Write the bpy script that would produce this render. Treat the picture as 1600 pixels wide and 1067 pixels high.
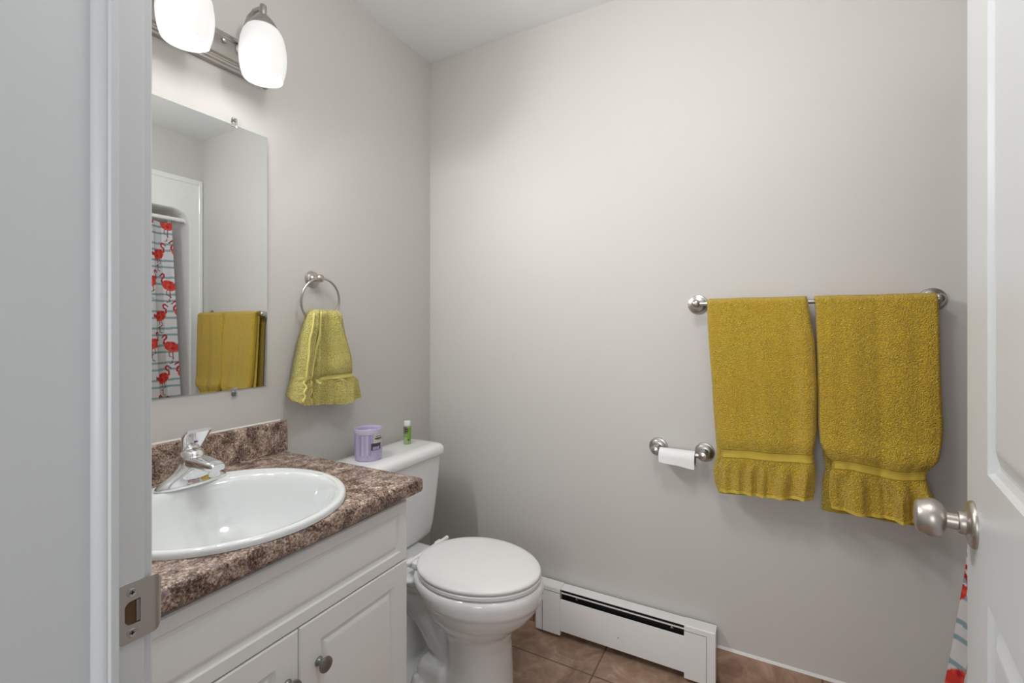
import bpy, bmesh, math, random
from math import sin, cos, pi, radians, sqrt, exp
from mathutils import Vector, Matrix, noise

for o in list(bpy.data.objects):
    bpy.data.objects.remove(o)
SC = bpy.context.scene
COL = SC.collection
random.seed(5)

# ------------------------------------------------------------------ camera, world, exposure
D, W, H = 1.73, 1.902, 2.44            # room depth (y), width (x), height
cam_d = bpy.data.cameras.new('camera')
cam_d.sensor_width = 36
cam_d.lens = 36 * 727.6 / 1600
cam_d.shift_y = -22.1 / 1600
cam_d.clip_start = 0.02
cam = bpy.data.objects.new('camera', cam_d)
COL.objects.link(cam)
cam.location = (1.3735, 0, 1.2055)
cam.rotation_euler = (radians(90), 0, radians(28.47))
SC.camera = cam

wd = bpy.data.worlds.new('world')
SC.world = wd
wd.use_nodes = True
wd.node_tree.nodes['Background'].inputs[0].default_value = (0.93, 0.96, 1.0, 1)
wd.node_tree.nodes['Background'].inputs[1].default_value = 0.36
SC.view_settings.view_transform = 'Standard'
SC.view_settings.look = 'None'
SC.view_settings.gamma = 1
SC.view_settings.use_curve_mapping = False
SC.view_settings.exposure = 0.07

BULB_W = 3.2                           # each vanity bulb
DOME_FILL_W = 12.5                          # added fill lamp under an unseen ceiling dome
GLOW_W = 0.42                          # its glow through and under the glass
HALL_FILL_W = 15.0                          # soft fill added in the hall, not a fixture


def lamp(name, kind, loc, power, color=(1, 1, 1), size=0.05, rot=(0, 0, 0), sy=None):
    d = bpy.data.lights.new(name, kind)
    d.energy = power
    d.color = color
    if kind == 'AREA':
        d.size = size
        if sy:
            d.shape = 'RECTANGLE'
            d.size_y = sy
    else:
        d.shadow_soft_size = size
    o = bpy.data.objects.new(name, d)
    o.location = loc
    o.rotation_euler = rot
    COL.objects.link(o)
    return o


# ------------------------------------------------------------------ materials
def lin(r, g, b):
    f = lambda c: (c / 255 / 12.92) if c / 255 <= 0.04045 else ((c / 255 + 0.055) / 1.055) ** 2.4
    return (f(r), f(g), f(b), 1)


class NT:
    def __init__(s, name):
        s.m = bpy.data.materials.new(name)
        s.m.use_nodes = True
        s.t = s.m.node_tree
        s.b = s.t.nodes['Principled BSDF']

    def n(s, typ, **kw):
        nd = s.t.nodes.new(typ)
        for k, v in kw.items():
            if k.startswith('i_'):
                nd.inputs[k[2:].replace('_', ' ')].default_value = v
            else:
                setattr(nd, k, v)
        return nd

    def l(s, a, b):
        s.t.links.new(a, b)


def mat(name, col, rough=0.5, metal=0.0, bump=0.0, bscale=200.0, coat=0.0, var=0.0, vscale=3.0, spec=0.5,
        trans=0.0, ior=1.45, aniso=0.0, sheen=0.0, emit=None, es=0.0):
    t = NT(name)
    b = t.b
    b.inputs['Base Color'].default_value = col
    b.inputs['Roughness'].default_value = rough
    b.inputs['Metallic'].default_value = metal
    b.inputs['Coat Weight'].default_value = coat
    b.inputs['Specular IOR Level'].default_value = spec
    b.inputs['Transmission Weight'].default_value = trans
    b.inputs['IOR'].default_value = ior
    b.inputs['Sheen Weight'].default_value = sheen
    if emit:
        b.inputs['Emission Color'].default_value = emit
        b.inputs['Emission Strength'].default_value = es
    tc = t.n('ShaderNodeTexCoord')
    if bump:
        ns = t.n('ShaderNodeTexNoise')
        ns.inputs['Scale'].default_value = bscale
        ns.inputs['Detail'].default_value = 4
        t.l(tc.outputs['Object'], ns.inputs['Vector'])
        bp = t.n('ShaderNodeBump')
        bp.inputs['Strength'].default_value = bump
        bp.inputs['Distance'].default_value = 0.002
        t.l(ns.outputs['Fac'], bp.inputs['Height'])
        t.l(bp.outputs['Normal'], b.inputs['Normal'])
    if var:
        ns = t.n('ShaderNodeTexNoise')
        ns.inputs['Scale'].default_value = vscale
        t.l(tc.outputs['Object'], ns.inputs['Vector'])
        mx = t.n('ShaderNodeMix', data_type='RGBA')
        mx.inputs[6].default_value = tuple(c * (1 - var) for c in col[:3]) + (1,)
        mx.inputs[7].default_value = tuple(min(1, c * (1 + var)) for c in col[:3]) + (1,)
        t.l(ns.outputs['Fac'], mx.inputs[0])
        t.l(mx.outputs[2], b.inputs['Base Color'])
    return t.m


M = {}
M['wall'] = mat('greige_wall_paint', (0.60, 0.585, 0.560, 1), 0.5, bump=0.05, bscale=320, var=0.015, vscale=2, spec=0.35)
M['ceil'] = mat('ceiling_paint', (0.88, 0.885, 0.885, 1), 0.8, bump=0.1, bscale=200)
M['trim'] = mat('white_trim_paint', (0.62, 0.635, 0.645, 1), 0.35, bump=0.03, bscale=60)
M['cab'] = mat('white_cabinet_foil', (0.88, 0.895, 0.895, 1), 0.35, bump=0.02, bscale=90)
M['porc'] = mat('white_porcelain', (0.83, 0.845, 0.85, 1), 0.08, coat=0.5, spec=0.5)
M['basin'] = mat('white_sink_enamel', (0.74, 0.765, 0.77, 1), 0.08, coat=0.5)
M['plastic'] = mat('white_plastic', (0.84, 0.845, 0.84, 1), 0.25)
M['fiber'] = mat('white_fibreglass', (0.82, 0.82, 0.80, 1), 0.15, coat=0.3)
M['nickel'] = mat('brushed_nickel', (0.50, 0.475, 0.445, 1), 0.28, metal=1, bump=0.04, bscale=300)
M['nickel_dark'] = mat('dark_nickel', (0.30, 0.285, 0.27, 1), 0.25, metal=1)
M['satin'] = mat('satin_nickel_plate', (0.50, 0.465, 0.43, 1), 0.38, metal=1, bump=0.03, bscale=200)
M['knob'] = mat('pewter_knob', (0.30, 0.30, 0.29, 1), 0.32, metal=1)
M['chrome'] = mat('polished_chrome', (0.82, 0.83, 0.84, 1), 0.04, metal=1)
M['mirror'] = mat('mirror_silver', (0.80, 0.83, 0.835, 1), 0.0, metal=1)
M['glassedge'] = mat('mirror_edge_glass', (0.45, 0.55, 0.52, 1), 0.1)
M['heater'] = mat('white_enamel_steel', (0.80, 0.80, 0.795, 1), 0.3)
M['black'] = mat('black_void_metal', (0.008, 0.008, 0.008, 1), 0.5)
M['hole'] = mat('raw_wood_recess', (0.10, 0.055, 0.02, 1), 0.8)
M['caulk'] = mat('white_caulk', (0.70, 0.69, 0.66, 1), 0.4)
M['paper'] = mat('toilet_tissue', (0.86, 0.86, 0.86, 1), 0.9, bump=0.2, bscale=200)
M['card'] = mat('cardboard_core', (0.30, 0.24, 0.18, 1), 0.9)
M['clear'] = mat('clear_plastic', (0.9, 0.9, 0.9, 1), 0.1, trans=0.85)
M['lilac'] = mat('lilac_wax', (0.50, 0.44, 0.64, 1), 0.35, var=0.05, vscale=30)
M['lilac2'] = mat('lilac_stripe_light', (0.62, 0.57, 0.74, 1), 0.35)
M['lilac3'] = mat('lilac_stripe_dark', (0.38, 0.33, 0.52, 1), 0.35)
M['label'] = mat('grey_paper_label', (0.58, 0.58, 0.55, 1), 0.6)
M['darklabel'] = mat('dark_photo_label', (0.075, 0.055, 0.07, 1), 0.4)
M['ink'] = mat('black_ink', (0.01, 0.01, 0.012, 1), 0.6)
M['green'] = mat('green_label', (0.16, 0.36, 0.05, 1), 0.4)
M['brownlabel'] = mat('brown_label', (0.16, 0.13, 0.09, 1), 0.4)
M['liquid'] = mat('pale_green_liquid_bottle', (0.62, 0.72, 0.42, 1), 0.12, trans=0.5)
M['red'] = mat('red_dot', (0.7, 0.02, 0.02, 1), 0.3)
M['blue'] = mat('blue_dot', (0.02, 0.08, 0.6, 1), 0.3)
M['drain'] = M['chrome']


def shade_glass():
    t = NT('white_opal_glass')
    b = t.b
    b.inputs['Base Color'].default_value = (0.55, 0.55, 0.55, 1)
    b.inputs['Roughness'].default_value = 0.15
    b.inputs['Emission Color'].default_value = (1, 0.985, 0.96, 1)
    b.inputs['Emission Strength'].default_value = 0.40
    tr = t.n('ShaderNodeBsdfTranslucent')
    tr.inputs['Color'].default_value = (0.9, 0.89, 0.87, 1)
    mx = t.n('ShaderNodeMixShader')
    mx.inputs[0].default_value = 0.06
    out = t.t.nodes['Material Output']
    t.l(b.outputs[0], mx.inputs[1])
    t.l(tr.outputs[0], mx.inputs[2])
    t.l(mx.outputs[0], out.inputs[0])
    return t.m


M['opal'] = shade_glass()
M['bulb'] = mat('lit_bulb', (1, 1, 1, 1), 0.4, emit=(1, 0.97, 0.92, 1), es=6.0)


def laminate():
    t = NT('brown_granite_laminate')
    tc = t.n('ShaderNodeTexCoord')
    big = t.n('ShaderNodeTexNoise', i_Scale=28.0, i_Detail=6.0, i_Roughness=0.65)
    big.inputs['Distortion'].default_value = 0.6
    sm = t.n('ShaderNodeTexNoise', i_Scale=190.0, i_Detail=5.0, i_Roughness=0.8)
    t.l(tc.outputs['Object'], big.inputs['Vector'])
    t.l(tc.outputs['Object'], sm.inputs['Vector'])
    add = t.n('ShaderNodeMath', operation='MULTIPLY_ADD')
    add.inputs[1].default_value = 0.62
    t.l(sm.outputs['Fac'], add.inputs[0])
    m2 = t.n('ShaderNodeMath', operation='MULTIPLY')
    m2.inputs[1].default_value = 0.38
    t.l(big.outputs['Fac'], m2.inputs[0])
    t.l(m2.outputs[0], add.inputs[2])
    cr = t.n('ShaderNodeValToRGB')
    e = cr.color_ramp.elements
    e[0].position = 0.40
    e[0].color = lin(44, 30, 26)
    e[1].position = 0.62
    e[1].color = lin(222, 208, 196)
    for p, c in ((0.445, lin(78, 58, 50)), (0.48, lin(118, 96, 84)), (0.515, lin(156, 134, 118)), (0.555, lin(190, 172, 158))):
        x = e.new(p)
        x.color = c
    t.l(add.outputs[0], cr.inputs[0])
    # grey-violet flecks
    fl = t.n('ShaderNodeTexNoise', i_Scale=55.0, i_Detail=3.0)
    mp = t.n('ShaderNodeMapping')
    mp.inputs['Location'].default_value = (3, 7, 1)
    t.l(tc.outputs['Object'], mp.inputs[0])
    t.l(mp.outputs[0], fl.inputs['Vector'])
    c2 = t.n('ShaderNodeValToRGB')
    c2.color_ramp.elements[0].position = 0.56
    c2.color_ramp.elements[0].color = (0, 0, 0, 1)
    c2.color_ramp.elements[1].position = 0.64
    c2.color_ramp.elements[1].color = (0.7, 0.7, 0.7, 1)
    t.l(fl.outputs['Fac'], c2.inputs[0])
    mx = t.n('ShaderNodeMix', data_type='RGBA')
    t.l(c2.outputs[0], mx.inputs[0])
    t.l(cr.outputs[0], mx.inputs[6])
    mx.inputs[7].default_value = lin(120, 104, 106)
    t.l(mx.outputs[2], t.b.inputs['Base Color'])
    t.b.inputs['Roughness'].default_value = 0.32
    bp = t.n('ShaderNodeBump', i_Strength=0.12, i_Distance=0.001)
    t.l(sm.outputs['Fac'], bp.inputs['Height'])
    t.l(bp.outputs[0], t.b.inputs['Normal'])
    return t.m


M['lam'] = laminate()


def tile(name, size, ox, oy, ax=('X', 'Y')):
    t = NT(name)
    tc = t.n('ShaderNodeTexCoord')
    sp = t.n('ShaderNodeSeparateXYZ')
    t.l(tc.outputs['Object'], sp.inputs[0])
    masks = []
    for a, off in zip(ax, (ox, oy)):
        if a is None:
            continue
        s1 = t.n('ShaderNodeMath', operation='SUBTRACT')
        s1.inputs[1].default_value = off
        t.l(sp.outputs[a], s1.inputs[0])
        md = t.n('ShaderNodeMath', operation='PINGPONG')
        md.inputs[1].default_value = size / 2
        t.l(s1.outputs[0], md.inputs[0])
        lt = t.n('ShaderNodeMath', operation='LESS_THAN')
        lt.inputs[1].default_value = 0.003
        t.l(md.outputs[0], lt.inputs[0])
        masks.append(lt.outputs[0])
    if len(masks) == 2:
        mm = t.n('ShaderNodeMath', operation='MAXIMUM')
        t.l(masks[0], mm.inputs[0])
        t.l(masks[1], mm.inputs[1])
        msk = mm.outputs[0]
    else:
        msk = masks[0]
    ns = t.n('ShaderNodeTexNoise', i_Scale=11.0, i_Detail=8.0, i_Roughness=0.65)
    ns.inputs['Distortion'].default_value = 1.2
    t.l(tc.outputs['Object'], ns.inputs['Vector'])
    cr = t.n('ShaderNodeValToRGB')
    e = cr.color_ramp.elements
    e[0].position = 0.32
    e[0].color = lin(136, 108, 90)
    e[1].position = 0.68
    e[1].color = lin(190, 162, 142)
    x = e.new(0.5)
    x.color = lin(164, 136, 116)
    t.l(ns.outputs['Fac'], cr.inputs[0])
    mx = t.n('ShaderNodeMix', data_type='RGBA')
    t.l(msk, mx.inputs[0])
    t.l(cr.outputs[0], mx.inputs[6])
    mx.inputs[7].default_value = lin(120, 92, 76)
    t.l(mx.outputs[2], t.b.inputs['Base Color'])
    t.b.inputs['Roughness'].default_value = 0.4
    inv = t.n('ShaderNodeMath', operation='SUBTRACT')
    inv.inputs[0].default_value = 1
    t.l(msk, inv.inputs[1])
    bp = t.n('ShaderNodeBump', i_Strength=0.5, i_Distance=0.002)
    t.l(inv.outputs[0], bp.inputs['Height'])
    t.l(bp.outputs[0], t.b.inputs['Normal'])
    return t.m


M['floor'] = tile('beige_brown_floor_tile', 0.43, 0.85, 1.55)
M['basetile'] = tile('brown_base_tile', 0.33, 1.531, 0, ('X', None))


def terry(name, col, k=1.0):
    t = NT(name)
    tc = t.n('ShaderNodeTexCoord')
    n1 = t.n('ShaderNodeTexNoise', i_Scale=290.0, i_Detail=4.0, i_Roughness=0.6)
    n2 = t.n('ShaderNodeTexNoise', i_Scale=6.0, i_Detail=2.0)
    vo = t.n('ShaderNodeTexVoronoi', i_Scale=300.0)
    for n in (n1, n2, vo):
        t.l(tc.outputs['Object'], n.inputs['Vector'])
    cr = t.n('ShaderNodeValToRGB')
    e = cr.color_ramp.elements
    e[0].position = 0.36
    e[0].color = tuple(c * 0.66 for c in col[:3]) + (1,)
    e[1].position = 0.62
    e[1].color = tuple(min(1, c * 1.12) for c in col[:3]) + (1,)
    t.l(n1.outputs['Fac'], cr.inputs[0])
    mx = t.n('ShaderNodeMix', data_type='RGBA')
    mr = t.n('ShaderNodeMapRange')
    mr.inputs[1].default_value = 0.4
    mr.inputs[2].default_value = 0.65
    mr.inputs[4].default_value = 0.35 * k
    t.l(n2.outputs['Fac'], mr.inputs[0])
    t.l(mr.outputs[0], mx.inputs[0])
    t.l(cr.outputs[0], mx.inputs[6])
    mx.inputs[7].default_value = (col[0] * 1.02, col[1] * 0.88, col[2] * 0.7, 1)
    t.l(mx.outputs[2], t.b.inputs['Base Color'])
    t.b.inputs['Roughness'].default_value = 0.95
    t.b.inputs['Specular IOR Level'].default_value = 0.1
    t.b.inputs['Sheen Weight'].default_value = 0.25
    ad = t.n('ShaderNodeMath', operation='SUBTRACT')
    t.l(n1.outputs['Fac'], ad.inputs[0])
    t.l(vo.outputs['Distance'], ad.inputs[1])
    bp = t.n('ShaderNodeBump', i_Strength=1.0, i_Distance=0.006)
    t.l(ad.outputs[0], bp.inputs['Height'])
    t.l(bp.outputs[0], t.b.inputs['Normal'])
    return t.m


TC = (0.74, 0.505, 0.037, 1)
HC = (0.78, 0.69, 0.20, 1)
M['terry'] = terry('mustard_terry_cloth', TC)
M['terryb'] = mat('mustard_woven_band', (0.58, 0.43, 0.06, 1), 0.8, bump=0.5, bscale=500)
M['terry2'] = terry('chartreuse_terry_cloth', HC, 0.4)
M['terry2b'] = mat('chartreuse_woven_band', (0.68, 0.61, 0.19, 1), 0.8, bump=0.5, bscale=500)


def attr_mat(name, rough=0.7, transl=0.0):
    t = NT(name)
    a = t.n('ShaderNodeAttribute')
    a.attribute_name = 'print'
    t.l(a.outputs['Color'], t.b.inputs['Base Color'])
    t.b.inputs['Roughness'].default_value = rough
    return t.m


def _ct():
    m = attr_mat('printed_flamingo_fabric')
    nt = m.node_tree
    tr = nt.nodes.new('ShaderNodeBsdfTranslucent')
    mx = nt.nodes.new('ShaderNodeMixShader')
    mx.inputs[0].default_value = 0.4
    at = [n for n in nt.nodes if n.type == 'ATTRIBUTE'][0]
    nt.links.new(at.outputs['Color'], tr.inputs['Color'])
    nt.links.new(nt.nodes['Principled BSDF'].outputs[0], mx.inputs[1])
    nt.links.new(tr.outputs[0], mx.inputs[2])
    nt.links.new(mx.outputs[0], nt.nodes['Material Output'].inputs[0])
    return m


M['curtain'] = _ct()


# ------------------------------------------------------------------ mesh helpers
class MB:
    def __init__(s):
        s.bm = bmesh.new()

    def box(s, x0, x1, y0, y1, z0, z1, bev=0.0, seg=2):
        t = bmesh.new()
        bmesh.ops.create_cube(t, size=1)
        bmesh.ops.scale(t, vec=(x1 - x0, y1 - y0, z1 - z0), verts=t.verts)
        bmesh.ops.translate(t, vec=((x0 + x1) / 2, (y0 + y1) / 2, (z0 + z1) / 2), verts=t.verts)
        if bev:
            bmesh.ops.bevel(t, geom=t.edges[:], offset=bev, segments=seg, affect='EDGES', profile=0.5)
        s._add(t)
        return s

    def _add(s, t, mtx=None):
        if mtx is not None:
            bmesh.ops.transform(t, matrix=mtx, verts=t.verts)
        me = bpy.data.meshes.new('tmp')
        t.to_mesh(me)
        t.free()
        s.bm.from_mesh(me)
        bpy.data.meshes.remove(me)

    def loft(s, rings, cap0=True, cap1=True, closed=True):
        vs = [[s.bm.verts.new(p) for p in r] for r in rings]
        n = len(rings[0])
        for a, b in zip(vs, vs[1:]):
            for i in range(n if closed else n - 1):
                j = (i + 1) % n
                s.bm.faces.new((a[i], a[j], b[j], b[i]))
        if cap0 and closed:
            s.bm.faces.new(list(reversed(vs[0])))
        if cap1 and closed:
            s.bm.faces.new(vs[-1])
        return s

    def lathe(s, prof, mtx=None, n=32, cap0=True, cap1=True):
        """prof: (r, h) about local z"""
        t = MB()
        t.loft([[(r * cos(2 * pi * i / n), r * sin(2 * pi * i / n), h) for i in range(n)] for r, h in prof], cap0, cap1)
        s._add(t.bm, mtx)
        return s

    def tube(s, pts, r, n=12, caps=True, closed=False):
        pts = [Vector(p) for p in pts]
        rs = r if isinstance(r, (list, tuple)) else [r] * len(pts)
        rings = []
        nrm = None
        N = len(pts)
        for i, p in enumerate(pts):
            if closed:
                d = pts[(i + 1) % N] - pts[i - 1]
            else:
                d = pts[min(i + 1, N - 1)] - pts[max(i - 1, 0)]
            d.normalize()
            if nrm is None:
                nrm = d.orthogonal().normalized()
            nrm = (nrm - d * nrm.dot(d)).normalized()
            bn = d.cross(nrm)
            rings.append([p + rs[i] * (cos(2 * pi * k / n) * nrm + sin(2 * pi * k / n) * bn) for k in range(n)])
        if closed:
            # align last ring with the first
            rings.append(rings[0])
            s.loft(rings, False, False)
            bmesh.ops.remove_doubles(s.bm, verts=s.bm.verts, dist=1e-6)
        else:
            s.loft(rings, caps, caps)
        return s

    def grid(s, f, nu, nv):
        vs = [[s.bm.verts.new(f(i / (nu - 1), j / (nv - 1))) for i in range(nu)] for j in range(nv)]
        for j in range(nv - 1):
            for i in range(nu - 1):
                s.bm.faces.new((vs[j][i], vs[j][i + 1], vs[j + 1][i + 1], vs[j + 1][i]))
        return s

    def prism(s, poly, a0, a1, axis='y'):
        """poly in the two other axes, extruded along axis"""
        def P(u, v, w):
            return {'x': (w, u, v), 'y': (u, w, v), 'z': (u, v, w)}[axis]
        s.loft([[P(u, v, a0) for u, v in poly], [P(u, v, a1) for u, v in poly]])
        return s

    def build(s, name, m, parent=None, smooth=35, mods=None):
        bmesh.ops.recalc_face_normals(s.bm, faces=s.bm.faces)
        me = bpy.data.meshes.new(name)
        s.bm.to_mesh(me)
        s.bm.free()
        o = bpy.data.objects.new(name, me)
        COL.objects.link(o)
        me.materials.append(m)
        if smooth:
            me.polygons.foreach_set('use_smooth', [True] * len(me.polygons))
            if smooth < 180:
                me.set_sharp_from_angle(angle=radians(smooth))
        if parent:
            # shapes are modelled in world space; shift them into their thing's frame
            o.parent = parent
            me.transform(Matrix.Translation(root_loc(parent)).inverted())
        return o


def root_loc(p):
    while p.parent:
        p = p.parent
    return Vector(p.location)


def thing(name, label, cat, loc=(0, 0, 0), group=None, kind=None):
    o = bpy.data.objects.new(name, None)
    o.empty_display_size = 0.05
    o.location = loc
    COL.objects.link(o)
    if kind:
        o['kind'] = kind
    if label:
        o['label'] = label
        o['category'] = cat
    if group:
        o['group'] = group
    return o


def tag(o, label, cat, group=None):
    o['label'] = label
    o['category'] = cat
    if group:
        o['group'] = group
    return o


def struct(o, label=None, cat=None):
    o['kind'] = 'structure'
    if label:
        o['label'] = label
        o['category'] = cat
    return o


def axis_mtx(loc, axis):
    """local z -> given direction, at loc"""
    return Matrix.Translation(loc) @ Vector(axis).to_track_quat('Z', 'Y').to_matrix().to_4x4()


def lerp_tab(tab, t):
    """tab: [(t, v...)] sorted by t, smooth interpolation"""
    if t <= tab[0][0]:
        return tab[0][1]
    for (a, va), (b, vb) in zip(tab, tab[1:]):
        if t <= b:
            k = (t - a) / (b - a)
            return va + (vb - va) * k
    return tab[-1][1]


# ------------------------------------------------------------------ room shell
YF0, YF = 0.10, 0.234                  # hall face / bathroom face of the front wall
XJ0, XJ1 = 0.83, 1.576                 # door opening between the jambs
DH = 2.05
struct(MB().box(-0.12, 2.75, -0.30, D + 0.12, -0.1, 0.0).build('floor', M['floor'], smooth=0),
       'beige brown ceramic tile floor', 'floor')
struct(MB().box(-0.12, 2.75, YF0, D + 0.12, H, H + 0.08).build('ceiling', M['ceil'], smooth=0), 'flat white ceiling', 'ceiling')
struct(MB().box(-0.12, 0, YF, D + 0.12, 0, H).build('wall_left', M['wall'], smooth=0), 'greige wall behind the mirror and toilet', 'wall')
struct(MB().box(0, 2.75, D, D + 0.12, 0, H).build('wall_back', M['wall'], smooth=0), 'greige wall with towel bar and heater', 'wall')
struct(MB().box(W, W + 0.10, YF, D, 2.165, H).build('wall_right', M['wall'], smooth=0), 'greige wall strip above the tub surround', 'wall')
mb = MB()
mb.box(-0.12, XJ0 - 0.02, YF0, YF, 0, H)
mb.box(XJ1 + 0.02, 2.75, YF0, YF, 0, H)
mb.box(XJ0 - 0.02, XJ1 + 0.02, YF0, YF, DH + 0.02, H)
struct(mb.build('wall_front', M['wall'], smooth=0), 'greige wall around the doorway', 'wall')

# tile base along the back wall, white caulk line above it
mb = MB().box(0.001, W - 0.004, D - 0.009, D, 0, 0.119, 0.0015)
bb = struct(mb.build('baseboard_back', M['basetile']), 'brown ceramic tile base under the towel bar', 'baseboard')
MB().prism([(D - 0.009, 0.1185), (D - 0.001, 0.1245), (D, 0.1245), (D, 0.1185)], 0.001, W - 0.004, 'x').build('caulk_line', M['caulk'], bb)
mb = MB().box(0.0, 0.009, 0.98, D - 0.01, 0, 0.119, 0.0015)
struct(mb.build('baseboard_left', M['basetile']), 'brown ceramic tile base behind the toilet', 'baseboard')

# door frame: jambs with a moulded stop, casings
def jamb(x, sgn, name, label):
    e = x
    prof = [(e, 0.105), (e, 0.191), (e + sgn * 0.004, 0.1925), (e + sgn * 0.008, 0.196), (e + sgn * 0.0095, 0.199),
            (e + sgn * 0.0095, 0.2005), (e + sgn * 0.012, 0.202), (e + sgn * 0.012, 0.2075), (e + sgn * 0.011, 0.2085), (e, 0.2085),
            (e, 0.2315), (e - sgn * 0.0008, 0.2335), (e - sgn * 0.003, YF), (e - sgn * 0.019, YF), (e - sgn * 0.019, 0.105)]
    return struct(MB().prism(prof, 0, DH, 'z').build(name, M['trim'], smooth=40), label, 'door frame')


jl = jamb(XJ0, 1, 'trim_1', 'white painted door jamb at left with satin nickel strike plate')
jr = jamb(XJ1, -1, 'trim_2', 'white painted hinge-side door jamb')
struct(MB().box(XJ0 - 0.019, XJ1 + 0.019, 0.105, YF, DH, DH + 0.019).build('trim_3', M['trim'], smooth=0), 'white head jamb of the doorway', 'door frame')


def casing(x, sgn, y, ys, name, label):
    # profile runs outward from the jamb edge (away from the opening)
    a = x - sgn * 0.0035
    pr = [(a, y), (a, y + ys * 0.0065), (a - sgn * 0.0015, y + ys * 0.008), (a - sgn * 0.010, y + ys * 0.0085),
          (a - sgn * 0.018, y + ys * 0.012), (a - sgn * 0.045, y + ys * 0.014), (a - sgn * 0.055, y + ys * 0.014), (a - sgn * 0.057, y)]
    return struct(MB().prism(pr, 0, DH + 0.06, 'z').build(name, M['trim'], smooth=30), label, 'door frame')


casing(XJ0, 1, YF, 1, 'trim_4', 'white door casing on the vanity side')
casing(XJ1, -1, YF, 1, 'trim_5', 'white door casing on the tub side')
struct(MB().box(XJ0 - 0.06, XJ1 + 0.06, YF0 - 0.013, YF0, DH, DH + 0.06, 0.003).build('trim_6', M['trim'], smooth=30), 'white head casing on the hall side', 'door frame')

# strike plate on the left jamb: plate with a D-shaped latch hole and a curved lip
ZS = 0.9275
T0 = 0.0012


def strike():
    y0, y1, h = 0.2087, 0.2410, 0.0285
    bm = bmesh.new()
    # outline (y, z) with rounded left corners, hole D shaped
    out = []
    r = 0.008
    N = 8
    # counter clockwise from bottom-left
    for k in range(N + 1):
        a = pi + (pi / 2) * k / N
        out.append((y0 + r + r * cos(a), ZS - h + r + r * sin(a)))
    out.append((y1, ZS - h))
    out.append((y1, ZS + h))
    for k in range(N + 1):
        a = pi / 2 + (pi / 2) * k / N
        out.append((y0 + r + r * cos(a), ZS + h - r + r * sin(a)))
    hole = []
    hy0, hy1, hz = 0.2165, 0.2295, 0.0115
    for k in range(N + 1):
        a = pi + (pi / 2) * k / N
        hole.append((hy0 + 0.006 + 0.006 * cos(a), ZS - hz + 0.006 + 0.006 * sin(a)))
    hole.append((hy1, ZS - hz))
    hole.append((hy1, ZS + hz))
    for k in range(N + 1):
        a = pi / 2 + (pi / 2) * k / N
        hole.append((hy0 + 0.006 + 0.006 * cos(a), ZS + hz - 0.006 + 0.006 * sin(a)))
    n = len(out)
    X0, X1 = XJ0 + 0.0001, XJ0 + 0.0016
    f = lambda p, x: bm.verts.new((x, p[0], p[1]))
    A = [f(p, X1) for p in out]
    B = [f(p, X1) for p in hole]
    A0 = [f(p, X0) for p in out]
    B0 = [f(p, X0) for p in hole]
    for i in range(n):
        j = (i + 1) % n
        bm.faces.new((A[i], A[j], B[j], B[i]))
        bm.faces.new((A0[j], A0[i], B0[i], B0[j]))
        bm.faces.new((A[j], A[i], A0[i], A0[j]))
        bm.faces.new((B[i], B[j], B0[j], B0[i]))
    t = MB()
    t.bm.free()
    t.bm = bm
    # lip curling away round the casing edge
    rings = []
    for k in range(9):
        a = k / 8
        ang = a * radians(58)
        R = 0.010
        y = y1 + R * sin(ang)
        x = X1 - R * (1 - cos(ang))
        hh = h - 0.010 * a ** 2
        dx, dy = -cos(ang) * 0.0015, -sin(ang) * 0.0015
        rings.append([(x, y, ZS - hh), (x, y, ZS + hh), (x + dx, y + dy, ZS + hh), (x + dx, y + dy, ZS - hh)])
    t.loft(rings)
    return t


sp = strike().build('strike_plate', M['satin'], jl, smooth=30)
sp['label'] = 'satin nickel strike plate'
MB().box(XJ0 - 0.0005, XJ0 + 0.0003, 0.2160, 0.2300, ZS - 0.012, ZS + 0.012).build('latch_recess', M['hole'], sp, smooth=0)
MB().box(XJ0 + 0.0002, XJ0 + 0.0012, 0.2262, 0.2293, ZS - 0.0105, ZS + 0.0105).build('latch_tongue', M['nickel_dark'], sp, smooth=0)
for zz in (ZS + 0.0195, ZS - 0.0195):
    sc = MB().lathe([(0.0042, 0), (0.0042, 0.0009), (0.0036, 0.0013), (0.0030, 0.0010), (0.0, 0.0010)], axis_mtx((XJ0 + 0.0014, 0.2225, zz), (1, 0, 0)), 20).build('screw', M['nickel'], sp)
    mb = MB()
    mb.box(XJ0 + 0.0020, XJ0 + 0.0027, 0.2225 - 0.0018, 0.2225 + 0.0018, zz - 0.0005, zz + 0.0005)
    mb.box(XJ0 + 0.0020, XJ0 + 0.0027, 0.2225 - 0.0005, 0.2225 + 0.0005, zz - 0.0018, zz + 0.0018)
    mb.build('screw_slot', M['ink'], sp, smooth=0)

# ------------------------------------------------------------------ door (open, at the right)
ang = radians(8.3)
dd = Vector((sin(ang), cos(ang), 0))           # from hinge to latch edge
dn = Vector((-cos(ang), sin(ang), 0))          # out of the visible face
RS = Vector((1.632, 0.882, 0))                 # rose centre on the visible face
DLEN, KB = 0.735, 0.054
HG = RS - dd * (DLEN - KB)                     # hinge end of the visible face
TH = 0.035


def dpt(u, w, z):
    """u along the door from the hinge, w out of the visible face"""
    p = HG + dd * u + dn * w
    return (p.x, p.y, z)


ZB, ZT = 0.012, 2.04
pan = [(0.125, DLEN - 0.137, 1.02, 1.90), (0.125, DLEN - 0.137, 0.20, 0.858)]


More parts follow.
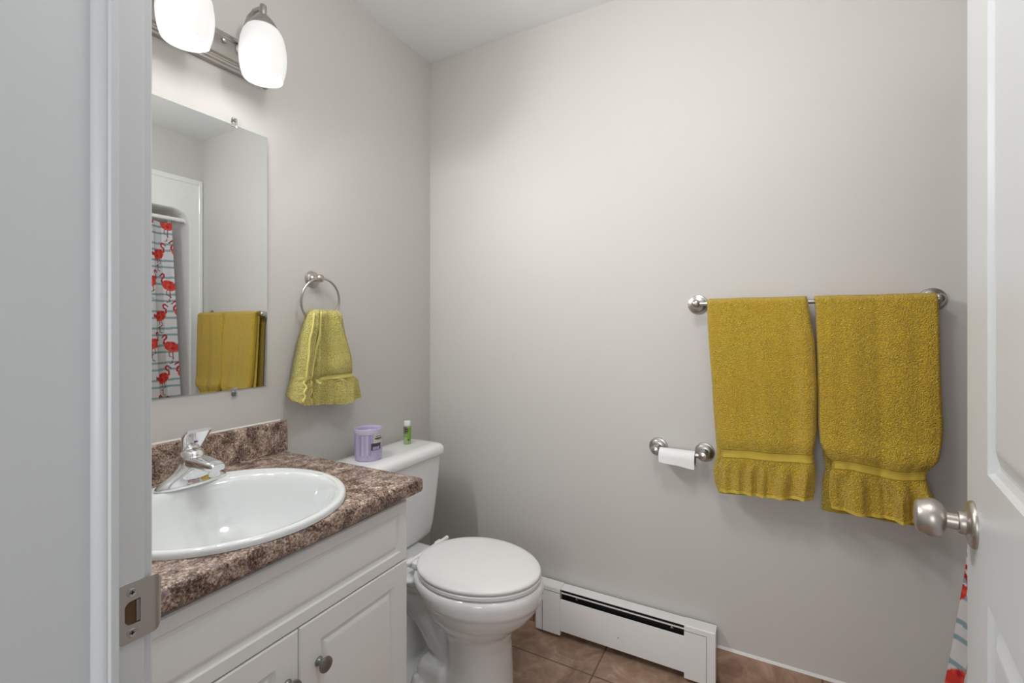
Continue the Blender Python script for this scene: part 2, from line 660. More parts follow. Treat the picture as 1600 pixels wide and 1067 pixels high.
def door_mesh():
    mb = MB()
    us = [0.0, 0.125, DLEN - 0.137, DLEN]
    zs = [ZB, 0.20, 0.858, 1.02, 1.90, ZT]

    def quad(pts):
        mb.bm.faces.new([mb.bm.verts.new(p) for p in pts])
    for side in (0, 1):
        for i in range(3):
            for j in range(5):
                if i == 1 and j in (1, 3):
                    # moulded panel: bevelled recess, raised field
                    u0, u1, z0, z1 = us[1], us[2], zs[j], zs[j + 1]
                    steps = [(0, 0), (0.004, -0.0055), (0.012, -0.0085), (0.016, -0.0085), (0.036, -0.0015), (0.040, -0.001)]
                    prev = None
                    for ins, dep in steps:
                        w = dep if side == 0 else -TH - dep
                        r = [dpt(u0 + ins, w, z0 + ins), dpt(u1 - ins, w, z0 + ins), dpt(u1 - ins, w, z1 - ins), dpt(u0 + ins, w, z1 - ins)]
                        if prev:
                            for k in range(4):
                                quad([prev[k], prev[(k + 1) % 4], r[(k + 1) % 4], r[k]])
                        prev = r
                    quad(prev)
                else:
                    w = 0 if side == 0 else -TH
                    quad([dpt(us[i], w, zs[j]), dpt(us[i + 1], w, zs[j]), dpt(us[i + 1], w, zs[j + 1]), dpt(us[i], w, zs[j + 1])])
    quad([dpt(0, 0, ZB), dpt(0, -TH, ZB), dpt(0, -TH, ZT), dpt(0, 0, ZT)])
    quad([dpt(DLEN, 0, ZB), dpt(DLEN, -TH, ZB), dpt(DLEN, -TH, ZT), dpt(DLEN, 0, ZT)])
    quad([dpt(0, 0, ZT), dpt(DLEN, 0, ZT), dpt(DLEN, -TH, ZT), dpt(0, -TH, ZT)])
    quad([dpt(0, 0, ZB), dpt(DLEN, 0, ZB), dpt(DLEN, -TH, ZB), dpt(0, -TH, ZB)])
    bmesh.ops.remove_doubles(mb.bm, verts=mb.bm.verts, dist=1e-5)
    return mb


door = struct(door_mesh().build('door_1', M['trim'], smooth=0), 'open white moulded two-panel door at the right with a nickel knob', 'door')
kz = 0.929
for side in (1, -1):
    base = RS + (dn * 0 if side == 1 else -dn * TH)
    ax = dn * side
    mt = axis_mtx((base.x, base.y, kz), ax)
    kn = MB().lathe([(0.0, 0.064), (0.012, 0.0645), (0.0195, 0.063), (0.0225, 0.060), (0.0235, 0.056), (0.0262, 0.050), (0.0270, 0.045),
                     (0.0262, 0.040), (0.0225, 0.0345), (0.0165, 0.031), (0.0125, 0.0295)], mt, 40, False, True).build('door_knob', M['satin'], door, smooth=60)
    kn['label'] = 'satin nickel round door knob'
    MB().lathe([(0.0, 0), (0.0325, 0.0), (0.0328, 0.002), (0.0318, 0.0045), (0.0285, 0.0065), (0.0250, 0.0072), (0.018, 0.0085), (0.0165, 0.010),
                (0.0, 0.010)], mt, 48, False, False).build('rose', M['satin'], kn, smooth=40)
    MB().lathe([(0.0, 0.009), (0.0155, 0.009), (0.0158, 0.014), (0.0148, 0.0165), (0.0115, 0.0175), (0.0108, 0.030), (0.0, 0.030)], mt, 32, False, False).build('shank', M['satin'], kn, smooth=40)
for zz in (0.25, 1.02, 1.82):
    p = HG - dn * (TH + 0.004)
    MB().lathe([(0, -0.045), (0.006, -0.045), (0.006, 0.045), (0, 0.045)], Matrix.Translation((p.x, p.y - 0.004, zz)), 16, False, False).build('hinge', M['nickel'], door)

# ------------------------------------------------------------------ mirror
mr = thing('wall_mirror', 'frameless rectangular mirror with clear clips on the wall above the sink', 'mirror', (0.0, 0.612, 1.02))
my0, my1, mz0, mz1 = 0.307, 0.917, 1.022, 1.800
MB().box(0.0005, 0.004, my0, my1, mz0, mz1).build('glass_edge', M['glassedge'], mr, smooth=0)
mb = MB()
mb.grid(lambda u, v: (0.0045, my0 + 0.0008 + (my1 - my0 - 0.0016) * u, mz0 + 0.0008 + (mz1 - mz0 - 0.0016) * v), 2, 2)
mb.build('mirror_glass', M['mirror'], mr, smooth=0)
for cy in (0.405, 0.814):
    for cz, s_ in ((mz1, 1), (mz0, -1)):
        c = MB()
        c.box(0.0, 0.008, cy - 0.007, cy + 0.007, cz + s_ * 0.0135 - 0.0065, cz + s_ * 0.0135 + 0.0065, 0.0015)
        c.box(0.005, 0.008, cy - 0.007, cy + 0.007, cz - 0.007, cz + 0.007, 0.001)
        cl = c.build('mirror_clip', M['clear'], mr)
        MB().lathe([(0.0028, 0), (0.0025, 0.0012), (0, 0.0016)], axis_mtx((0.008, cy, cz + s_ * 0.011), (1, 0, 0)), 12).build('clip_screw', M['nickel_dark'], cl)

# ------------------------------------------------------------------ vanity light
vl = thing('vanity_light', 'three-lamp brushed nickel vanity light with white glass shades above the mirror', 'wall light', (0, 0.62, 1.955))
ZL0 = 1.950
prof = [(0.0005, 0), (0.012, 0), (0.014, 0.002), (0.014, 0.008), (0.019, 0.011), (0.020, 0.016), (0.018, 0.019), (0.020, 0.022), (0.027, 0.026), (0.029, 0.032),
        (0.029, 0.070), (0.027, 0.076), (0.020, 0.080), (0.018, 0.083), (0.020, 0.086), (0.019, 0.091), (0.014, 0.094), (0.014, 0.100), (0.012, 0.102), (0.0005, 0.102)]
mb = MB().prism([(x, ZL0 + z) for x, z in prof], 0.325, 0.915, 'y')
mb.build('backplate', M['nickel'], vl, smooth=25)
for y in (0.472, 0.768):
    MB().lathe([(0.0075, 0), (0.0075, 0.004), (0.006, 0.008), (0.0, 0.0095)], axis_mtx((0.029, y, ZL0 + 0.066), (1, 0, 0)), 20, False, False).build('cap_nut', M['nickel'], vl)
SHP = [(0.036, 2.050), (0.044, 2.042), (0.0515, 2.028), (0.0570, 2.008), (0.0603, 1.985), (0.0610, 1.965), (0.0597, 1.945), (0.0565, 1.926), (0.0520, 1.910), (0.0500, 1.905)]
for y in (0.42, 0.62, 0.82):
    sx = 0.130
    arm = [(0.026, y, 2.012), (0.040, y, 2.022), (0.045, y, 2.050), (0.050, y, 2.078), (0.066, y, 2.100), (0.092, y, 2.110), (0.116, y, 2.108), (0.130, y, 2.102)]
    a = MB().tube(arm, 0.0065, 14).build('arm', M['nickel'], vl, smooth=50)
    MB().lathe([(0.0, 0), (0.018, 0), (0.018, 0.004), (0.012, 0.008), (0.0, 0.008)], axis_mtx((0.029, y, 2.012), (1, 0, 0)), 24, False, False).build('arm_collar', M['nickel'], a)
    MB().lathe([(0.0, 2.036), (0.040, 2.038), (0.0405, 2.046), (0.036, 2.056), (0.028, 2.068), (0.018, 2.080), (0.009, 2.086), (0.009, 2.092), (0.009, 2.112), (0.007, 2.115), (0.0, 2.115)],
               Matrix.Translation((sx, y, 0)), 32, False, False).build('socket_cup', M['nickel'], a, smooth=40)
    rings = SHP + [(r - 0.003, z) for r, z in reversed(SHP)]
    sh = MB().lathe(rings, Matrix.Translation((sx, y, 0)), 48, False, False).build('lamp_shade', M['opal'], vl, smooth=60)
    sh['label'] = 'white opal glass bell shade, lit'
    MB().lathe([(0.0, 1.930), (0.012, 1.932), (0.021, 1.942), (0.025, 1.956), (0.024, 1.972), (0.018, 1.988), (0.013, 2.005), (0.013, 2.03), (0.0, 2.03)],
               Matrix.Translation((sx, y, 0)), 24, False, False).build('bulb', M['bulb'], sh, smooth=60)
    L = lamp('vanity_bulb_light', 'AREA', (sx, y - 0.62, 1.880 - 1.955), BULB_W, (1.0, 0.995, 0.99), 0.065)
    L.rotation_euler = Vector((-0.76, -0.32, 0.26)).to_track_quat('Z', 'Y').to_euler()
    L.data.shape = 'DISK'
    L.parent = vl
    L = lamp('vanity_bulb_glow', 'POINT', (sx, y - 0.62, 1.925 - 1.955), GLOW_W, (1.0, 0.995, 0.99), 0.025)
    L.parent = vl

# ------------------------------------------------------------------ added fill light, built as a ceiling dome out of view
cl_ = thing('ceiling_fill', 'added unseen fill light shaped as a round white dome near the doorway', 'fill light', (1.15, 0.62, H))
MB().lathe([(0.0, H - 0.001), (0.13, H - 0.001), (0.13, H - 0.018), (0.0, H - 0.018)], Matrix.Translation((1.15, 0.62, 0)), 40, False, False).build('fill_canopy', M['nickel'], cl_, smooth=40)
MB().lathe([(0.0, H - 0.085), (0.05, H - 0.080), (0.09, H - 0.062), (0.115, H - 0.035), (0.118, H - 0.018), (0.0, H - 0.018)], Matrix.Translation((1.15, 0.62, 0)), 40, False, False).build('fill_dome', M['opal'], cl_, smooth=60)
L = lamp('dome_fill_lamp', 'POINT', (0, 0, -0.21), DOME_FILL_W, (1.0, 0.99, 0.975), 0.11)
L.parent = cl_

# ------------------------------------------------------------------ vanity cabinet
CY0, CY1 = 0.302, 0.946
CXF = 0.528                             # face frame
cb = thing('vanity_cabinet', 'white vanity cabinet with two raised-panel doors under the brown countertop', 'cabinet', (0.27, 0.62, 0))
mb = MB()
mb.box(0.003, CXF, CY0, CY0 + 0.015, 0.0, 0.768)
mb.box(0.003, CXF, CY1 - 0.015, CY1, 0.0, 0.768)
mb.box(0.003, 0.012, CY0 + 0.015, CY1 - 0.015, 0.09, 0.60)
mb.box(0.012, CXF, CY0 + 0.015, CY1 - 0.015, 0.09, 0.105)
mb.box(CXF - 0.018, CXF, CY0 + 0.015, CY1 - 0.015, 0.59, 0.768)
mb.box(CXF - 0.018, CXF, 0.60, 0.64, 0.105, 0.59)
mb.box(CXF - 0.075, CXF - 0.06, CY0 + 0.015, CY1 - 0.015, 0.0, 0.09)
mb.build('carcass', M['cab'], cb, smooth=0)


def panel_front(y0, y1, z0, z1, frame, name, parent):
    """raised panel front, 20 mm thick, face towards +x"""
    x = CXF + 0.020
    mb = MB()
    steps = [(0.0, -0.019), (0.0, -0.003), (0.003, 0.0), (frame, 0.0), (frame + 0.003, -0.0035), (frame + 0.008, -0.005), (frame + 0.012, -0.005),
             (frame + 0.020, -0.001), (frame + 0.024, -0.0005)]
    rings = [[(x + d, y0 + i, z0 + i), (x + d, y1 - i, z0 + i), (x + d, y1 - i, z1 - i), (x + d, y0 + i, z1 - i)] for i, d in steps]
    mb.loft(rings)
    return mb.build(name, M['cab'], parent, smooth=20)


def cab_knob(y, z, parent):
    k = MB().lathe([(0.0095, 0.0), (0.0095, 0.0015), (0.0060, 0.004), (0.0050, 0.010), (0.0055, 0.014), (0.0135, 0.018), (0.0158, 0.021), (0.0150, 0.0245), (0.0100, 0.027), (0.0, 0.028)],
                   axis_mtx((CXF + 0.0200, y, z), (1, 0, 0)), 32, True, False).build('knob', M['knob'], parent, smooth=50)
    k['label'] = 'brushed nickel mushroom knob'


panel_front(CY0 + 0.002, CY1 - 0.001, 0.600, 0.752, 0.026, 'false_drawer_front', cb)
ysp = 0.6215
d1 = panel_front(ysp + 0.0008, CY1 - 0.001, 0.105, 0.5975, 0.050, 'door', cb)
d2 = panel_front(CY0 + 0.002, ysp - 0.0008, 0.105, 0.5975, 0.050, 'door', cb)
cab_knob(0.668, 0.503, d1)
cab_knob(0.594, 0.503, d2)

# ------------------------------------------------------------------ countertop and backsplash
ZC = 0.808
ct = thing('countertop', 'brown speckled laminate countertop with backsplash under the mirror', 'countertop', (0.28, 0.62, 0.77))
SXC, SYC = 0.325, 0.610


def sink_r(a, k=1.0):
    return (SXC + 0.250 * k * cos(a), SYC + 0.244 * k * sin(a))


def counter_mesh():
    """top slab with an oval cut-out and rounded front and right edges"""
    mb = MB()
    x0, x1, y0, y1 = 0.001, 0.575, YF + 0.016, 0.975
    n = 64
    r = 0.008

    def outline(ins):
        """rounded rectangle sampled at angles matching the sink ring"""
        pts = []
        cx, cy = SXC, SYC
        for i in range(n):
            a = 2 * pi * (i + 0.5) / n
            dx, dy = cos(a), sin(a)
            X0, X1, Y0, Y1 = x0, x1 - ins, y0, y1 - ins
            t = min(((X1 - cx) / dx) if dx > 1e-9 else 1e9, ((X0 - cx) / dx) if dx < -1e-9 else 1e9,
                    ((Y1 - cy) / dy) if dy > 1e-9 else 1e9, ((Y0 - cy) / dy) if dy < -1e-9 else 1e9)
            pts.append([cx + dx * t, cy + dy * t])
        # snap the nearest samples onto the true corners
        for X in (x0, x1 - ins):
            for Y in (y0, y1 - ins):
                k = min(range(n), key=lambda q: (pts[q][0] - X) ** 2 + (pts[q][1] - Y) ** 2)
                pts[k] = [X, Y]
        return pts

    def ring(ins, z):
        return [(p[0], p[1], z) for p in outline(ins)]

    def hole(k, z):
        return [sink_r(2 * pi * (i + 0.5) / n, k) + (z,) for i in range(n)]
    rings = [hole(0.962, ZC - 0.038), hole(0.962, ZC), ring(r, ZC), ring(r * 0.6, ZC - 0.0012), ring(r * 0.22, ZC - 0.0045), ring(0, ZC - 0.010), ring(0, ZC - 0.031),
             ring(0.003, ZC - 0.038), hole(0.962, ZC - 0.038)]
    mb.loft(rings, False, False)
    bmesh.ops.remove_doubles(mb.bm, verts=mb.bm.verts, dist=1e-6)
    return mb


counter_mesh().build('worktop', M['lam'], ct, smooth=40)
pr = [(0.001, ZC), (0.022, ZC), (0.022, ZC + 0.092), (0.0205, ZC + 0.096), (0.017, ZC + 0.098), (0.001, ZC + 0.098)]
bs = MB().prism(pr, YF + 0.016, 0.975, 'y').build('backsplash', M['lam'], ct, smooth=30)
MB().prism([(0.0005, ZC + 0.098), (0.004, ZC + 0.098), (0.003, ZC + 0.1005), (0.0005, ZC + 0.102)], YF + 0.016, 0.962, 'y').build('caulk_line', M['caulk'], bs, smooth=0)

# ------------------------------------------------------------------ sink
sk = thing('sink', 'oval white drop-in sink set into the brown countertop', 'sink', (SXC, SYC, ZC))


def sink_mesh():
    mb = MB()
    n = 72
    rings = []
    # outer rim: lies on the counter; bowl centre moved forward (faucet ledge at the wall side)
    bx, by = SXC + 0.022, SYC
    rim = [(1.0, 0.000), (1.0, 0.006), (0.992, 0.010), (0.975, 0.0125), (0.95, 0.0125), (0.925, 0.0105)]
    for k, h in rim:
        rings.append([sink_r(2 * pi * i / n, k) + (ZC + 0.0005 + h,) for i in range(n)])
    bowl = [(0.210, 0.224, 0.0115), (0.205, 0.219, 0.009), (0.199, 0.213, 0.002), (0.193, 0.206, -0.012), (0.182, 0.194, -0.040), (0.163, 0.174, -0.080), (0.138, 0.147, -0.112), (0.105, 0.112, -0.136),
            (0.065, 0.068, -0.150), (0.024, 0.024, -0.156)]
    for rx, ry, h in bowl:
        off = 0.0 if h > -0.02 else 0.0
        rings.append([(bx + off + rx * cos(2 * pi * i / n), by + ry * sin(2 * pi * i / n), ZC + h) for i in range(n)])
    # outside of the bowl (under the counter)
    rings.append([(bx + 0.024 * cos(2 * pi * i / n), by + 0.024 * sin(2 * pi * i / n), ZC - 0.164) for i in range(n)])
    for rx, ry, h in ((0.110, 0.118, -0.147), (0.150, 0.160, -0.118), (0.182, 0.194, -0.070), (0.202, 0.214, -0.025), (0.211, 0.225, 0.0)):
        rings.append([(bx + rx * cos(2 * pi * i / n), by + ry * sin(2 * pi * i / n), ZC + h) for i in range(n)])
    rings.append(rings[0])
    mb.loft(rings, False, False)
    bmesh.ops.remove_doubles(mb.bm, verts=mb.bm.verts, dist=1e-6)
    return mb


sink_mesh().build('basin', M['basin'], sk, smooth=60)
MB().lathe([(0.024, 0.002), (0.0235, 0.004), (0.019, 0.003), (0.018, 0.0), (0.0, 0.0)], Matrix.Translation((SXC + 0.022, SYC, ZC - 0.158)), 32, False, False).build('drain', M['chrome'], sk)
MB().lathe([(0.016, 0), (0.015, 0.004), (0.006, 0.006), (0.0, 0.006)], Matrix.Translation((SXC + 0.022, SYC, ZC - 0.155)), 24, False, False).build('stopper', M['chrome'], sk)

# ------------------------------------------------------------------ faucet
fy, fx = 0.636, 0.128
fa = thing('faucet', 'single-lever chrome faucet on the back ledge of the sink', 'faucet', (fx, fy, ZC + 0.012))
ZF = ZC + 0.0118


def ell(cx, cy, rx, ry, z, n=40, p=2.0):
    r = []
    for i in range(n):
        a = 2 * pi * i / n
        c, s_ = cos(a), sin(a)
        r.append((cx + rx * abs(c) ** (2 / p) * (1 if c >= 0 else -1), cy + ry * abs(s_) ** (2 / p) * (1 if s_ >= 0 else -1), z))
    return r


mb = MB()
mb.loft([ell(fx, fy, 0.0285, 0.080, ZF), ell(fx, fy, 0.030, 0.082, ZF + 0.003), ell(fx, fy, 0.0285, 0.079, ZF + 0.009), ell(fx, fy, 0.025, 0.070, ZF + 0.017), ell(fx + 0.002, fy, 0.0245, 0.056, ZF + 0.026),
         ell(fx + 0.003, fy, 0.0250, 0.042, ZF + 0.036), ell(fx + 0.002, fy, 0.0255, 0.032, ZF + 0.046), ell(fx, fy, 0.0250, 0.028, ZF + 0.054)])
mb.build('base', M['chrome'], fa, smooth=60)
MB().lathe([(0.0255, 0.050), (0.0275, 0.056), (0.0275, 0.066), (0.0250, 0.078), (0.018, 0.086), (0.0, 0.089)], Matrix.Translation((fx, fy, ZF)), 32, True, False).build('body', M['chrome'], fa, smooth=50)


def boxring(c, ax, up, w, h, n=24, p=3.6):
    side = ax.cross(up).normalized()
    out = []
    for i in range(n):
        a = 2 * pi * i / n
        cc, ss = cos(a), sin(a)
        out.append(tuple(c + side * (w * abs(cc) ** (2 / p) * (1 if cc >= 0 else -1)) + up * (h * abs(ss) ** (2 / p) * (1 if ss >= 0 else -1))))
    return out


path = [((fx - 0.005, fy, ZF + 0.058), 0.024, 0.012), ((fx + 0.020, fy, ZF + 0.057), 0.0235, 0.0150), ((fx + 0.050, fy, ZF + 0.057), 0.0215, 0.0140), ((fx + 0.080, fy, ZF + 0.056), 0.0195, 0.0120),
        ((fx + 0.104, fy, ZF + 0.055), 0.0180, 0.0105), ((fx + 0.112, fy, ZF + 0.054), 0.0150, 0.0075)]
mb = MB()
rings = []
for (p, w, h) in path:
    rings.append(boxring(Vector(p), Vector((1, 0, -0.1)).normalized(), Vector((0.1, 0, 1)).normalized(), w, h))
mb.loft(rings)
sp_ = mb.build('spout', M['chrome'], fa, smooth=60)
MB().lathe([(0.0, 0), (0.0115, 0), (0.012, 0.004), (0.012, 0.014), (0.0, 0.014)], Matrix.Translation((fx + 0.094, fy, ZF + 0.033)), 24, False, False).build('aerator', M['chrome'], sp_)
# lever: broad paddle rising forward over the body
rings = []
lv = [((fx - 0.022, fy, ZF + 0.066), 0.016, 0.008, 70), ((fx - 0.014, fy, ZF + 0.080), 0.021, 0.0120, 66), ((fx - 0.004, fy, ZF + 0.096), 0.0235, 0.0130, 62), ((fx + 0.006, fy, ZF + 0.110), 0.0280, 0.0115, 58),
      ((fx + 0.016, fy, ZF + 0.122), 0.0305, 0.0090, 50), ((fx + 0.027, fy, ZF + 0.131), 0.0305, 0.0065, 38), ((fx + 0.033, fy, ZF + 0.134), 0.0270, 0.004, 30)]
for p, w, h, dg in lv:
    a = radians(dg)
    rings.append(boxring(Vector(p), Vector((cos(a), 0, sin(a))), Vector((-sin(a), 0, cos(a))), w, h))
mb = MB().loft(rings)
hd = mb.build('lever_handle', M['chrome'], fa, smooth=60)
for k, mm in ((-1, 'blue'), (1, 'red')):
    a = radians(-40)
    MB().lathe([(0.0022, 0), (0.0022, 0.0012), (0, 0.0014)], axis_mtx((fx + 0.0165, fy + k * 0.0022, ZF + 0.1045), (sin(radians(60)), 0, -cos(radians(60)))), 12).build('temperature_dot', M[mm], hd)

# ------------------------------------------------------------------ toilet
TY = 1.312
tl = thing('toilet', 'white two-piece toilet with closed lid between vanity and back wall', 'toilet', (0.38, TY, 0))


def rrect(cx, cy, hx, hy, r, z, n=8):
    pts = []
    for sx_, sy_, a0 in ((1, 1, 0), (-1, 1, pi / 2), (-1, -1, pi), (1, -1, 3 * pi / 2)):
        for k in range(n + 1):
            a = a0 + (pi / 2) * k / n
            pts.append((cx + sx_ * (hx - r) + r * cos(a), cy + sy_ * (hy - r) + r * sin(a), z))
    return pts


# tank body: slightly bowed, tapering down
rings = []
for z, hx, hy, r in ((0.365, 0.060, 0.175, 0.05), (0.372, 0.075, 0.200, 0.055), (0.39, 0.084, 0.212, 0.05), (0.42, 0.088, 0.218, 0.045), (0.50, 0.091, 0.224, 0.04), (0.60, 0.094, 0.231, 0.036), (0.695, 0.097, 0.236, 0.034)):
    rings.append(rrect(0.022 + hx if z > 0.4 else 0.113, TY, hx, hy, r, z))
MB().loft(rings).build('tank', M['porc'], tl, smooth=50)
rings = []
for z, g in ((0.690, -0.003), (0.694, 0.004), (0.700, 0.007), (0.712, 0.0075), (0.722, 0.004), (0.730, -0.006), (0.734, -0.020), (0.7355, -0.040)):
    rings.append(rrect(0.122, TY, 0.103 + g, 0.244 + g, max(0.045 + g, 0.008), z))
MB().loft(rings).build('tank_lid', M['porc'], tl, smooth=60)
fl = MB().lathe([(0.0, 0), (0.011, 0), (0.011, 0.006), (0.0, 0.007)], axis_mtx((0.2115, TY - 0.17, 0.655), (1, 0, 0)), 20, False, False).build('flush_handle', M['chrome'], tl)
MB().tube([(0.219, TY - 0.175, 0.655), (0.223, TY - 0.15, 0.653), (0.224, TY - 0.10, 0.648)], [0.005, 0.005, 0.006], 10).build('lever', M['chrome'], fl)


def egg(x0, x1, hw, z, n=48, k=0.12, ysh=0.0):
    """egg outline: x0 back, x1 front, widest a bit behind centre"""
    cx, hx = (x0 + x1) / 2, (x1 - x0) / 2
    out = []
    for i in range(n):
        a = 2 * pi * i / n
        w = hw * (1 - k * cos(a))
        out.append((cx + hx * cos(a), TY + ysh + w * sin(a), z))
    return out


def bowl():
    mb = MB()
    # bowl + pedestal
    lev = [(0.000, 0.20, 0.655, 0.120, 0.06), (0.012, 0.20, 0.655, 0.120, 0.06), (0.030, 0.40, 0.655, 0.108, 0.0), (0.10, 0.43, 0.650, 0.104, -0.05), (0.18, 0.43, 0.646, 0.104, -0.05), (0.225, 0.41, 0.655, 0.112, -0.02),
           (0.255, 0.38, 0.690, 0.136, 0.02), (0.285, 0.355, 0.722, 0.156, 0.05), (0.312, 0.345, 0.742, 0.168, 0.06), (0.330, 0.34, 0.748, 0.172, 0.06), (0.338, 0.325, 0.758, 0.180, 0.07), (0.372, 0.31, 0.762, 0.184, 0.08),
           (0.386, 0.31, 0.757, 0.181, 0.08), (0.392, 0.315, 0.749, 0.174, 0.08)]
    mb.loft([egg(a, b, w, z, 48, k) for z, a, b, w, k in lev])
    # rear deck carrying the tank
    mb.loft([rrect(0.20, TY, 0.165, 0.06, 0.04, 0.285), rrect(0.20, TY, 0.172, 0.085, 0.05, 0.32), rrect(0.20, TY, 0.178, 0.112, 0.05, 0.345), rrect(0.20, TY, 0.18, 0.122, 0.045, 0.358), rrect(0.20, TY, 0.178, 0.120, 0.045, 0.366)])
    # trapway column and S-shaped side relief
    mb.loft([rrect(0.20, TY, 0.09, 0.060, 0.04, 0.0), rrect(0.20, TY, 0.085, 0.058, 0.04, 0.15), rrect(0.20, TY, 0.11, 0.062, 0.04, 0.31)])
    mb.tube([(0.56, TY, 0.13), (0.47, TY, 0.10), (0.40, TY, 0.15), (0.34, TY, 0.22), (0.26, TY, 0.25), (0.20, TY, 0.19), (0.19, TY, 0.05)], [0.055, 0.070, 0.074, 0.072, 0.070, 0.068, 0.068], 20)
    # blocky boss behind the pedestal
    mb.loft([rrect(0.405, TY, 0.062, 0.104, 0.025, 0.02), rrect(0.405, TY, 0.060, 0.101, 0.025, 0.078), rrect(0.405, TY, 0.050, 0.090, 0.025, 0.094)])
    # foot flange
    mb.loft([rrect(0.33, TY, 0.22, 0.138, 0.06, 0.0), rrect(0.33, TY, 0.22, 0.138, 0.06, 0.022), rrect(0.33, TY, 0.212, 0.130, 0.055, 0.034)])
    return mb


bo = bowl().build('bowl', M['porc'], tl, smooth=180)
rm = bo.modifiers.new('remesh', 'REMESH')
rm.mode = 'VOXEL'
rm.voxel_size = 0.0055
rm.use_smooth_shade = True
sm_ = bo.modifiers.new('smooth', 'SMOOTH')
sm_.factor = 0.6
sm_.iterations = 7
# seat ring and lid
mb = MB()
mb.loft([egg(0.325, 0.752, 0.176, z, 56, 0.07) if g == 0 else egg(0.325 + g, 0.752 - g, 0.176 - g, z, 56, 0.07) for z, g in ((0.394, 0.006), (0.397, 0.0), (0.406, 0.0), (0.409, 0.004))])
MB.build(mb, 'seat', M['plastic'], tl, smooth=50)
mb = MB()
mb.loft([egg(0.322 + g, 0.752 - g, 0.177 - g, z, 56, 0.07) for z, g in ((0.4105, 0.005), (0.413, 0.001), (0.419, 0.0), (0.423, 0.003), (0.4255, 0.010), (0.4275, 0.03), (0.4285, 0.09))])
MB.build(mb, 'seat_lid', M['plastic'], tl, smooth=50)
for s_ in (-1, 1):
    MB().box(0.300, 0.352, TY + s_ * 0.078 - 0.017, TY + s_ * 0.078 + 0.017, 0.392, 0.414, 0.005, 3).build('seat_hinge', M['plastic'], tl, smooth=50)
MB().tube([(0.322, TY - 0.115, 0.413), (0.322, TY + 0.115, 0.413)], 0.008, 14).build('hinge_rod', M['plastic'], tl)
for s_ in (-1, 1):
    MB().lathe([(0.0, 0.0), (0.0175, 0.0), (0.018, 0.004), (0.0145, 0.010), (0.013, 0.020), (0.011, 0.027), (0.006, 0.031), (0.0, 0.032)], Matrix.Translation((0.362, TY + s_ * 0.112, 0.030)), 24, False, False).build('bolt_cap', M['plastic'], tl, smooth=50)

# ------------------------------------------------------------------ candle jar on the tank lid
ZTL = 0.7358
cj = thing('candle_jar', 'lilac fluted candle jar with a paper label on the toilet tank lid', 'candle', (0.125, 1.222, ZTL))
cxx, cyy, cr_, ch = 0.125, 1.222, 0.0480, 0.112


def flute(z, r, dep=0.0008, n=120):
    return [(cxx + (r + dep * cos(26 * 2 * pi * i / n)) * cos(2 * pi * i / n), cyy + (r + dep * cos(26 * 2 * pi * i / n)) * sin(2 * pi * i / n), z) for i in range(n)]


zz = ZTL
MB().loft([flute(zz, cr_ - 0.006, 0), flute(zz + 1.08 * 0.001, cr_ - 0.002, 0), flute(zz + 1.08 * 0.016, cr_ - 0.0012, 0), flute(zz + 1.08 * 0.018, cr_ - 0.001), flute(zz + 1.08 * 0.088, cr_ - 0.001), flute(zz + 1.08 * 0.091, cr_ - 0.001, 0),
           flute(zz + 1.08 * 0.094, cr_ - 0.002, 0), flute(zz + 1.08 * 0.094, cr_ - 0.008, 0), flute(zz + 1.08 * 0.089, cr_ - 0.009, 0)]).build('wax_body', M['lilac'], cj, smooth=60)
mb = MB()
mb.lathe([(cr_, 0.093), (cr_ + 0.0008, 0.1015), (cr_ + 0.0004, 0.110), (cr_ - 0.0012, 0.1107), (cr_ - 0.002, 0.102)], Matrix.Translation((cxx, cyy, zz)), 48, False, False)
MB.build(mb, 'glass_rim', M['lilac2'], cj, smooth=60)


def wrap(a0, a1, z0, z1, r, n=14):
    mb = MB()
    mb.loft([[(cxx + r * cos(a0 + (a1 - a0) * i / n), cyy + r * sin(a0 + (a1 - a0) * i / n), z) for i in range(n + 1)] for z in (z0, z1)], closed=False)
    return mb


A0 = math.atan2(0 - cyy, 1.3735 - cxx)          # bearing of the doorway from the jar
lb = wrap(A0 + 0.35, A0 + 1.25, zz + 1.08 * 0.058, zz + 1.08 * 0.088, cr_ + 0.0010).build('paper_label', M['label'], cj, smooth=60)
for zq, w_ in ((0.080, 0.25), (0.073, 0.34), (0.069, 0.20)):
    wrap(A0 + 0.8 - w_, A0 + 0.8 + w_, zz + 1.08 * zq - (0.0012 if zq != 0.073 else 0.0022), zz + 1.08 * zq + (0.0008 if zq != 0.073 else 0.0016), cr_ + 0.0014).build('label_lettering', M['ink'] if zq == 0.073 else M['brownlabel'], lb)
pl = wrap(A0 + 0.20, A0 + 1.0, zz + 1.08 * 0.036, zz + 1.08 * 0.058, cr_ + 0.0010).build('picture_label', M['darklabel'], cj, smooth=60)
wrap(A0 + 0.30, A0 + 0.85, zz + 1.08 * 0.037, zz + 1.08 * 0.047, cr_ + 0.0014).build('flower_print', M['lilac3'], pl, smooth=60)
for a_, m_ in ((-0.95, 'lilac2'), (-0.62, 'lilac3'), (-0.40, 'lilac2'), (-0.08, 'lilac2'), (0.12, 'lilac3'), (-1.2, 'lilac3')):
    wrap(A0 + a_ - 0.045, A0 + a_ + 0.045, zz + 1.08 * 0.020, zz + 1.08 * 0.084, cr_ + 0.0003, 4).build('flute_stripe', M[m_], cj, smooth=60)

